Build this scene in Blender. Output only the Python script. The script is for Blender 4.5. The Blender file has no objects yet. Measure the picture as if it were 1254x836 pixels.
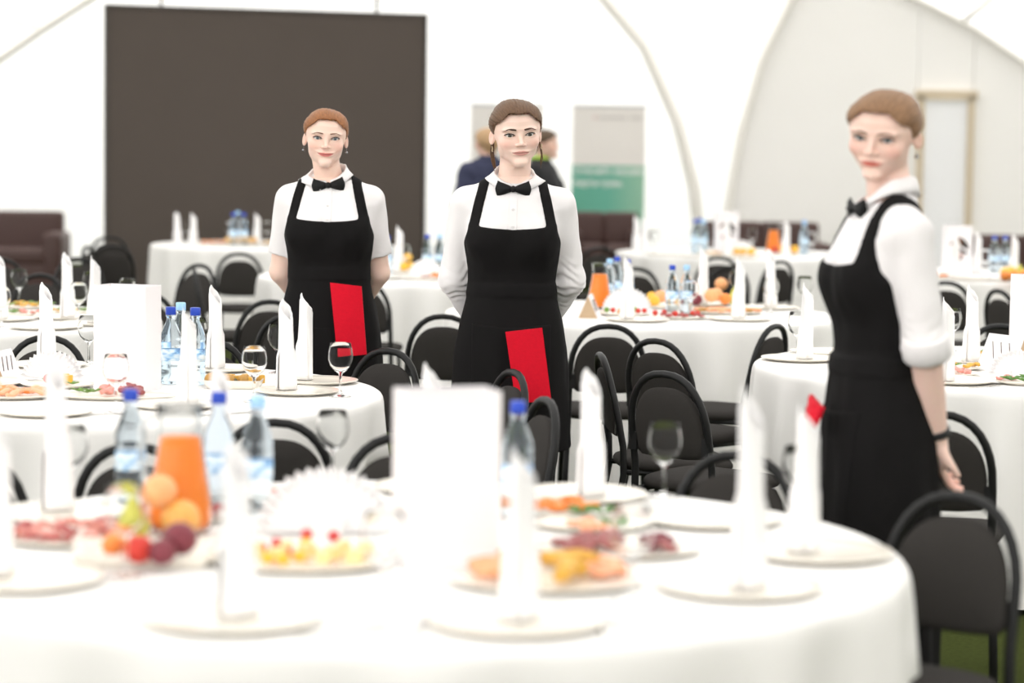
import bpy, bmesh, math, random
import numpy as np
from mathutils import Vector, Matrix, Euler
random.seed(7)
SC = bpy.context.scene
COL = SC.collection

# ------------------------------------------------------------------ camera
cam_data = bpy.data.cameras.new('camera')
cam = bpy.data.objects.new('camera', cam_data)
COL.objects.link(cam)
CAM_PITCH = math.atan(240 / 2961.0)          # looking a little down
CAM_ROLL = math.radians(0.8)
cam.location = (0, 0, 1.55)
cam.rotation_euler = (Matrix.Rotation(math.pi / 2 - CAM_PITCH, 4, 'X') @ Matrix.Rotation(CAM_ROLL, 4, 'Z')).to_euler()
cam_data.sensor_width = 36
cam_data.lens = 85
cam_data.clip_end = 200
cam_data.dof.use_dof = True
cam_data.dof.focus_distance = 8.35
cam_data.dof.aperture_fstop = 2.0
SC.camera = cam

# ------------------------------------------------------------------ world: bright overcast sky outside the tent
world = bpy.data.worlds.new('overcast_sky')
SC.world = world
world.use_nodes = True
bg = world.node_tree.nodes['Background']
bg.inputs[0].default_value = (1.0, 0.985, 0.965, 1)
bg.inputs[1].default_value = 2.0

SC.view_settings.view_transform = 'Standard'
SC.view_settings.look = 'None'
SC.view_settings.exposure = 0.45
SC.view_settings.gamma = 1
SC.view_settings.use_curve_mapping = False

# ------------------------------------------------------------------ materials
MATS = {}
def mat(name, col, rough=0.6, metal=0.0, trans=0.0, ior=1.45, sheen=0.0, sss=0.0, spec=0.5,
        vary=0.0, vscale=8.0, bump=0.0, bscale=200.0, stretch=(1, 1, 1), attr=None, bump2=0.0, b2scale=20.0):
    if name in MATS:
        return MATS[name]
    m = bpy.data.materials.new(name)
    m.use_nodes = True
    nt = m.node_tree
    p = nt.nodes['Principled BSDF']
    L = nt.links.new
    col = tuple(col) + (1,)
    p.inputs['Base Color'].default_value = col
    p.inputs['Roughness'].default_value = rough
    p.inputs['Metallic'].default_value = metal
    p.inputs['Transmission Weight'].default_value = trans
    p.inputs['IOR'].default_value = ior
    p.inputs['Specular IOR Level'].default_value = spec
    if sheen:
        p.inputs['Sheen Weight'].default_value = sheen
    if sss:
        p.inputs['Subsurface Weight'].default_value = sss
        p.inputs['Subsurface Radius'].default_value = (1.0, 0.35, 0.2)
        p.inputs['Subsurface Scale'].default_value = 0.006
    mp = None
    if vary or bump or bump2:
        tc = nt.nodes.new('ShaderNodeTexCoord')
        mp = nt.nodes.new('ShaderNodeMapping')
        mp.inputs['Scale'].default_value = stretch
        L(tc.outputs['Object'], mp.inputs['Vector'])
    src = None
    if attr:
        at = nt.nodes.new('ShaderNodeAttribute')
        at.attribute_name = attr
        src = at.outputs['Color']
        L(src, p.inputs['Base Color'])
    if vary:
        n = nt.nodes.new('ShaderNodeTexNoise')
        n.inputs['Scale'].default_value = vscale
        n.inputs['Detail'].default_value = 4
        L(mp.outputs[0], n.inputs['Vector'])
        r = nt.nodes.new('ShaderNodeMapRange')
        r.inputs['To Min'].default_value = 1 - vary
        r.inputs['To Max'].default_value = 1 + vary
        L(n.outputs[0], r.inputs['Value'])
        hsv = nt.nodes.new('ShaderNodeHueSaturation')
        hsv.inputs['Color'].default_value = col
        if src:
            L(src, hsv.inputs['Color'])
        L(r.outputs[0], hsv.inputs['Value'])
        L(hsv.outputs[0], p.inputs['Base Color'])
    nrm = None
    for st, sc_, dist in ((bump, bscale, 0.002), (bump2, b2scale, 0.02)):
        if st:
            n = nt.nodes.new('ShaderNodeTexNoise')
            n.inputs['Scale'].default_value = sc_
            n.inputs['Detail'].default_value = 3
            L(mp.outputs[0], n.inputs['Vector'])
            b = nt.nodes.new('ShaderNodeBump')
            b.inputs['Strength'].default_value = st
            b.inputs['Distance'].default_value = dist
            L(n.outputs[0], b.inputs['Height'])
            if nrm:
                L(nrm, b.inputs['Normal'])
            nrm = b.outputs[0]
    if nrm:
        L(nrm, p.inputs['Normal'])
    MATS[name] = m
    return m

# ------------------------------------------------------------------ objects
def link(name, me, m=None, parent=None):
    o = bpy.data.objects.new(name, me)
    COL.objects.link(o)
    if m is not None and me is not None:
        me.materials.append(m)
    if parent is not None:
        o.parent = parent
    return o
def tag(o, label, cat, group=None, kind=None):
    o['label'] = label
    if cat:
        o['category'] = cat
    if group:
        o['group'] = group
    if kind:
        o['kind'] = kind
    return o
def empty(name, loc=(0, 0, 0), rz=0.0):
    o = bpy.data.objects.new(name, None)
    o.empty_display_size = 0.1
    COL.objects.link(o)
    o.location = loc
    o.rotation_euler = (0, 0, rz)
    return o
def dup(root, loc=None, rz=None):
    r = root.copy()
    COL.objects.link(r)
    for ch in root.children:
        c = ch.copy()
        COL.objects.link(c)
        c.parent = r
        for g in ch.children:
            d = g.copy()
            COL.objects.link(d)
            d.parent = c
    if loc is not None:
        r.location = loc
    if rz is not None:
        r.rotation_euler = (0, 0, rz)
    return r
def mesh(name, verts, faces, smooth=True):
    me = bpy.data.meshes.new(name)
    me.from_pydata([tuple(v) for v in verts], [], [tuple(f) for f in faces])
    if smooth:
        me.polygons.foreach_set('use_smooth', [True] * len(me.polygons))
    me.update()
    return me
class MB:
    """collects vertices and faces of one mesh"""
    def __init__(s):
        s.v = []; s.f = []
    def add(s, v, f):
        k = len(s.v)
        s.v += [tuple(a) for a in v]
        s.f += [tuple(i + k for i in g) for g in f]
        return s
    def box(s, c, d, rz=0.0):
        x, y, z = [a / 2 for a in d]
        cs, sn = math.cos(rz), math.sin(rz)
        v = []
        for sx, sy, sz in ((-1,-1,-1),(1,-1,-1),(1,1,-1),(-1,1,-1),(-1,-1,1),(1,-1,1),(1,1,1),(-1,1,1)):
            a, b = sx * x, sy * y
            v.append((c[0] + a * cs - b * sn, c[1] + a * sn + b * cs, c[2] + sz * z))
        return s.add(v, [(0,3,2,1),(4,5,6,7),(0,1,5,4),(1,2,6,5),(2,3,7,6),(3,0,4,7)])
    def rings(s, rings, cap0=True, cap1=True, closed=True):
        n = len(rings[0])
        v = [p for r in rings for p in r]
        f = []
        for i in range(len(rings) - 1):
            for j in range(n if closed else n - 1):
                a = i * n + j; b = i * n + (j + 1) % n
                f.append((a, b, b + n, a + n))
        if cap0:
            f.append(tuple(range(n - 1, -1, -1)))
        if cap1:
            k = (len(rings) - 1) * n
            f.append(tuple(range(k, k + n)))
        return s.add(v, f)
    def lathe(s, prof, n=24, c=(0, 0, 0), cap0=False, cap1=False):
        R = []
        for r, z in prof:
            R.append([(c[0] + r * math.cos(2 * math.pi * j / n), c[1] + r * math.sin(2 * math.pi * j / n), c[2] + z) for j in range(n)])
        return s.rings(R, cap0, cap1)
    def tube(s, pts, rad, n=8, flat=1.0):
        pts = [Vector(p) for p in pts]
        if not hasattr(rad, '__len__'):
            rad = [rad] * len(pts)
        R = []
        up = None
        for i, p in enumerate(pts):
            t = (pts[min(i + 1, len(pts) - 1)] - pts[max(i - 1, 0)]).normalized()
            if up is None:
                up = Vector((0, 1, 0)) if abs(t.y) < 0.9 else Vector((1, 0, 0))
            a = t.cross(up).normalized()
            up = a.cross(t).normalized()
            R.append([p + rad[i] * (a * math.cos(2 * math.pi * j / n) + up * flat * math.sin(2 * math.pi * j / n)) for j in range(n)])
        return s.rings(R)
    def ball(s, c, r, nu=12, nv=8):
        if not hasattr(r, '__len__'):
            r = (r, r, r)
        R = []
        for i in range(nv + 1):
            ph = -math.pi / 2 + math.pi * (0.02 + 0.96 * i / nv)
            R.append([(c[0] + r[0] * math.cos(ph) * math.cos(2 * math.pi * j / nu), c[1] + r[1] * math.cos(ph) * math.sin(2 * math.pi * j / nu), c[2] + r[2] * math.sin(ph)) for j in range(nu)])
        return s.rings(R)
    def make(s, name, m=None, parent=None, smooth=True, sharp=None):
        me = mesh(name, s.v, s.f, smooth)
        if sharp and smooth:
            me.set_sharp_from_angle(angle=math.radians(sharp))
        return link(name, me, m, parent)

# ------------------------------------------------------------------ implicit surfaces for the figures
f32 = np.float32
def grid(lo, hi, h):
    ax = [np.arange(lo[i], hi[i] + h, h, dtype=f32) for i in range(3)]
    return ax[0][:, None, None], ax[1][None, :, None], ax[2][None, None, :]
def smin(a, b, k):
    h = np.clip(0.5 + 0.5 * (b - a) / k, 0, 1)
    return b + (a - b) * h - k * h * (1 - h)
def smax(a, b, k):
    return -smin(-a, -b, k)
def ell(P, c, r, R=None):
    X, Y, Z = P[0] - f32(c[0]), P[1] - f32(c[1]), P[2] - f32(c[2])
    if R is not None:
        X, Y, Z = [f32(R[i][0]) * X + f32(R[i][1]) * Y + f32(R[i][2]) * Z for i in range(3)]
    q = np.sqrt((X / f32(r[0])) ** 2 + (Y / f32(r[1])) ** 2 + (Z / f32(r[2])) ** 2)
    return (q - 1) * f32(min(r))
def cap(P, a, b, ra, rb):
    a = np.array(a, f32); b = np.array(b, f32)
    d = b - a
    L2 = float(d @ d)
    X, Y, Z = P[0] - a[0], P[1] - a[1], P[2] - a[2]
    t = np.clip((X * d[0] + Y * d[1] + Z * d[2]) / f32(L2), 0, 1)
    return np.sqrt((X - t * d[0]) ** 2 + (Y - t * d[1]) ** 2 + (Z - t * d[2]) ** 2) - (f32(ra) + f32(rb - ra) * t)
def loft(P, tab, off=0.0, n=2.0, y0=0.0):
    X, Y, Z = P
    T = np.array(tab, f32)
    z = T[:, 0]
    a = np.interp(Z, z, T[:, 1]).astype(f32) + f32(off)
    bf = (y0 - np.interp(Z, z, T[:, 2])).astype(f32) + f32(off)
    bb = (np.interp(Z, z, T[:, 3]) - y0).astype(f32) + f32(off)
    y = Y - f32(y0)
    b = np.where(y < 0, bf, bb)
    q = ((np.abs(X) / a) ** n + (np.abs(y) / b) ** n) ** f32(1.0 / n)
    d = (q - 1) * np.minimum(a, b)
    return np.maximum(d, np.maximum(Z - f32(z[-1] + off), f32(z[0] - off) - Z))
def xf(P, M):
    """points to the local frame of matrix M"""
    I = np.array(M.inverted(), f32)
    return tuple(I[i][0] * P[0] + I[i][1] * P[1] + I[i][2] * P[2] + I[i][3] for i in range(3))
CORN = np.array([(i, j, k) for i in (0, 1) for j in (0, 1) for k in (0, 1)])
EDG = [(a, b) for a in range(8) for b in range(a + 1, 8) if np.abs(CORN[a] - CORN[b]).sum() == 1]
def snets(f, P, h):
    o = np.array([P[0].ravel()[0], P[1].ravel()[0], P[2].ravel()[0]])
    f = np.broadcast_to(f, (P[0].size, P[1].size, P[2].size))
    s = f < 0
    n = np.array(f.shape) - 1
    c = np.zeros(n, np.int8)
    for i, j, k in CORN:
        c += s[i:i + n[0], j:j + n[1], k:k + n[2]]
    act = (c > 0) & (c < 8)
    idx = np.argwhere(act)
    vals = [f[idx[:, 0] + q[0], idx[:, 1] + q[1], idx[:, 2] + q[2]] for q in CORN]
    acc = np.zeros((len(idx), 3)); cnt = np.zeros(len(idx))
    for a, b in EDG:
        m = (vals[a] < 0) != (vals[b] < 0)
        t = np.where(m, vals[a] / np.where(m, vals[a] - vals[b], 1), 0)
        p = CORN[a][None] + (CORN[b] - CORN[a])[None] * t[:, None]
        acc += p * m[:, None]; cnt += m
    v = (idx + acc / cnt[:, None]) * h + o
    vid = np.full(n, -1, np.int64)
    vid[act] = np.arange(len(idx))
    quads = []
    for ax in range(3):
        u, w = (ax + 1) % 3, (ax + 2) % 3
        sl0 = [slice(None)] * 3; sl1 = [slice(None)] * 3
        sl0[ax] = slice(0, -1); sl1[ax] = slice(1, None)
        for t in (u, w):
            sl0[t] = slice(1, -1); sl1[t] = slice(1, -1)
        A = s[tuple(sl0)]; B = s[tuple(sl1)]
        e = np.argwhere(A != B)
        if not len(e):
            continue
        flip = A[e[:, 0], e[:, 1], e[:, 2]]
        e[:, u] += 1; e[:, w] += 1
        def V(du, dw):
            q = e.copy(); q[:, u] -= du; q[:, w] -= dw
            return vid[q[:, 0], q[:, 1], q[:, 2]]
        q = np.stack([V(1, 1), V(0, 1), V(0, 0), V(1, 0)], 1)
        q[~flip] = q[~flip][:, ::-1]
        quads.append(q)
    return v, np.concatenate(quads)
def npmesh(name, v, q):
    me = bpy.data.meshes.new(name)
    me.vertices.add(len(v)); me.vertices.foreach_set('co', v.astype(f32).ravel())
    me.loops.add(q.size); me.loops.foreach_set('vertex_index', q.astype(np.int32).ravel())
    me.polygons.add(len(q)); me.polygons.foreach_set('loop_start', np.arange(0, q.size, 4, dtype=np.int32))
    me.polygons.foreach_set('use_smooth', np.ones(len(q), bool))
    me.update(calc_edges=True)
    me.validate()
    return me
def setcol(me, c):
    a = me.color_attributes.new('tone', 'FLOAT_COLOR', 'POINT')
    d = np.ones((len(me.vertices), 4), f32)
    d[:, :3] = c
    a.data.foreach_set('color', d.ravel())

# ------------------------------------------------------------------ where things stand (metres)
D_TABLES = [(-0.205, 4.76, 0.98, 'round banquet front table, hidden under its white cloth', 'white floor-length cloth over the front table'),
 (-1.4, 7.7, 0.98, 'round banquet middle left table, hidden under its white cloth', 'white floor-length cloth over the middle left table'),
 (-1.87, 18.9, 0.95, 'round banquet table before the dark screen, hidden under its white cloth', 'white floor-length cloth over the table before the dark screen'),
 (-0.59, 14.7, 0.95, 'round banquet table between the left waitresses, hidden under its white cloth', 'white floor-length cloth over the table between the left waitresses'),
 (0.63, 11.7, 0.95, 'round banquet table right of the central waitress, hidden under its white cloth', 'white floor-length cloth over the table right of the central waitress'),
 (1.885, 9.0, 0.97, 'round banquet table behind the profile waitress, hidden under its white cloth', 'white floor-length cloth over the table behind the profile waitress'),
 (1.74, 18.55, 0.95, 'round banquet far table by the cream wall, hidden under its white cloth', 'white floor-length cloth over the far table by the cream wall'),
 (3.3, 15.8, 0.95, 'round banquet far right table, hidden under its white cloth', 'white floor-length cloth over the far right table'),
 (-2.55, 10.75, 0.97, 'round banquet far left table, hidden under its white cloth', 'white floor-length cloth over the far left table')]
D_RIBS = [(0.07, [(-3.075, 27.5, 4.87),
 (-1.973, 27.5, 4.659),
 (-0.685, 27.5, 4.359),
 (0.054, 27.5, 4.052),
 (0.611, 27.5, 3.65),
 (1.006, 27.5, 3.199),
 (1.457, 27.5, 2.674),
 (1.843, 27.5, 1.834),
 (2.043, 27.5, 1.098),
 (2.109, 27.5, 0.543),
 (2.149, 27.5, -0.481)]),
 (0.045, [(3.054, 24.9, 3.403),
 (2.795, 24.9, 3.069),
 (2.509, 24.9, 2.443),
 (2.3, 24.9, 1.649),
 (2.205, 24.9, 0.978),
 (2.181, 24.9, 0.558),
 (2.178, 24.9, -0.116)]),
 (0.03, [(3.556, 24.9, 3.328),
 (4.062, 24.9, 3.103),
 (4.654, 24.9, 2.821),
 (5.199, 24.9, 2.472),
 (5.854, 24.9, 1.865),
 (6.296, 24.9, 1.203)]),
 (0.025, [(4.496, 24.5, 2.857),
 (4.752, 24.5, 3.072),
 (4.975, 24.5, 3.287)]),
 (0.045, [(-6.273, 27.0, 1.988),
 (-5.727, 27.0, 2.428),
 (-5.228, 27.0, 2.777),
 (-4.711, 27.0, 3.108),
 (-4.187, 27.0, 3.456)]),
 (0.02, [(-6.132, 27.2, 2.955),
 (-5.768, 27.2, 2.906),
 (-5.33, 27.2, 2.785)])]
D_WALL_Y = 25.0
D_WALL = [[(2.173, 0.0),
 (2.189, 0.554),
 (2.214, 0.976),
 (2.309, 1.649),
 (2.519, 2.447),
 (2.806, 3.075),
 (3.066, 3.411),
 (3.315, 3.48),
 (3.57, 3.335),
 (4.127, 3.117),
 (4.127, 0.0)], [(4.139, 2.153),
 (4.139, 3.109),
 (4.699, 2.826),
 (4.699, 2.161)], [(4.711, 0.0),
 (4.711, 2.818),
 (5.22, 2.476),
 (5.878, 1.867),
 (6.321, 1.201),
 (6.502, 0.0)]]
D_DOOR = (4.133, 4.705, 2.08)
D_SCREEN = (-3.433, 20.3, -0.786, 21.2, 2.674)
D_RODS = [-0.923, 0.951]
D_BANNERS = [((-0.097, 28.6, 0), 0.0, 'white and green roll-up banner behind the central waitress and the two guests', 0),
 ((1.092, 28.2, 0), 0.02, 'white and green roll-up banner standing clear, right of the central waitress', 0)]
D_SOFAS = [((-5.09, 23.5, 0), 0.05, 1.45, 'brown leather sofa at the far left edge beside the dark screen'),
 ((0.99, 26.2, 0), 0.0, 0.86, 'small brown leather sofa below the green banner'),
 ((2.42, 23.4, 0), 0.0, 1.25, 'brown leather sofa half hidden behind the bottles on the far table by the cream wall'),
 ((4.38, 20.6, 0), 0.0, 0.95, 'brown leather sofa at the right edge behind the far right table')]
D_CHAIRS = [(0.82, 4.967, -37, 'large blurred black chair in the bottom right corner, turned towards the front table', 0),
 (1.252, 7.036, 170, 'black chair right behind the hand of the profile waitress', 0),
 (0.895, 10.237, -122, 'black chair turned sideways left of the table behind the profile waitress', 0),
 (0.398, 10.22, 180, 'black chair with its back to us right beside the central waitress', 0),
 (0.71, 9.43, 140, 'dark grey chair, rear one of the two nested chairs behind the wine glass', 0),
 (0.658, 8.084, 140, 'dark grey chair, front one of the two nested chairs behind the wine glass', 0),
 (0.56, 8.612, 97, 'chair seen edge-on behind the tall napkin of the front table', 0),
 (0.461, 5.583, -22, 'chair tucked against the back right rim of the front table', 0),
 (-0.583, 8.427, -35, 'dark grey chair left of the central waitress, its arch round and clear', 0),
 (-0.298, 10.66, 180, 'black chair touching the left hip of the central waitress', 0),
 (-0.805, 13.181, 178, 'black chair half hidden behind the right hip of the auburn waitress', 0),
 (-0.219, 7.778, -66, 'chair seen nearly edge-on in front of the red towel of the central waitress', 0),
 (-0.132, 6.944, -72, 'chair just in front of the edge-on one, above the blue bottle cap', 0),
 (-0.241, 5.834, 8, 'chair whose arch shows left of the big white front card', 0),
 (-0.626, 6.611, 180, 'black chair behind the right bottle of the front table', 0),
 (-0.891, 6.055, 176, 'black chair behind the left bottle of the front table', 0),
 (-1.306, 5.944, 180, 'black chair cut by the left edge of the picture behind the front table', 0),
 (-1.729, 8.747, 2, 'chair between the far left table and the middle left table', 0),
 (-3.073, 14.524, 15, 'chair at the left edge in front of the brown sofa', 0),
 (-2.618, 12.89, -12, 'low dark chair beneath the brown sofa seat, left of the tall napkin', 0),
 (-2.618, 14.774, 20, 'dark chair in front of the right end of the brown sofa', 0),
 (-2.697, 16.637, 80, 'chair seen edge-on against the bright wall left of the screen', 0),
 (-3.132, 18.604, -165, 'black chair before the left edge of the screen, rear one of its pair', 0),
 (-2.88, 17.124, -160, 'black chair before the left edge of the screen, front one of its pair', 0),
 (-1.592, 13.95, 97, 'chair seen edge-on at the left end of the table before the screen', 0),
 (-1.774, 11.41, 0, 'chair of which an arch end shows right of the white card', 0),
 (-1.81, 16.216, 180, 'black chair with its back to us at the table before the screen', 0),
 (-2.024, 14.239, -38, 'dark grey chair turned aside in front of the table before the screen', 0),
 (-1.254, 11.431, -150, 'black chair behind the standing napkin left of the auburn waitress', 0),
 (-1.112, 8.665, 2, 'chair right behind the bottles on the middle left table', 0),
 (-0.936, 10.531, 178, 'black chair behind the wine glass left of the apron of the auburn waitress', 0),
 (1.395, 16.631, 180, 'black chair with its back to us at the far table near the cream wall', 0),
 (1.268, 15.354, -160, 'black chair nested in front of the one at the far table near the cream wall', 0),
 (1.607, 16.157, -140, 'black chair turned aside at the right of the far table near the cream wall', 0),
 (0.747, 14.999, 180, 'black chair behind the bottles right of the central waitress', 0),
 (0.592, 17.921, -170, 'dark chair in front of the small sofa under the banner', 0),
 (2.47, 13.913, 175, 'black chair right behind the shoulder blade of the profile waitress', 0),
 (2.826, 13.018, 112, 'black chair seen side-on in front of the far right table', 0),
 (2.096, 10.043, 4, 'chair at the back of the table behind the profile waitress', 0)]
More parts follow.
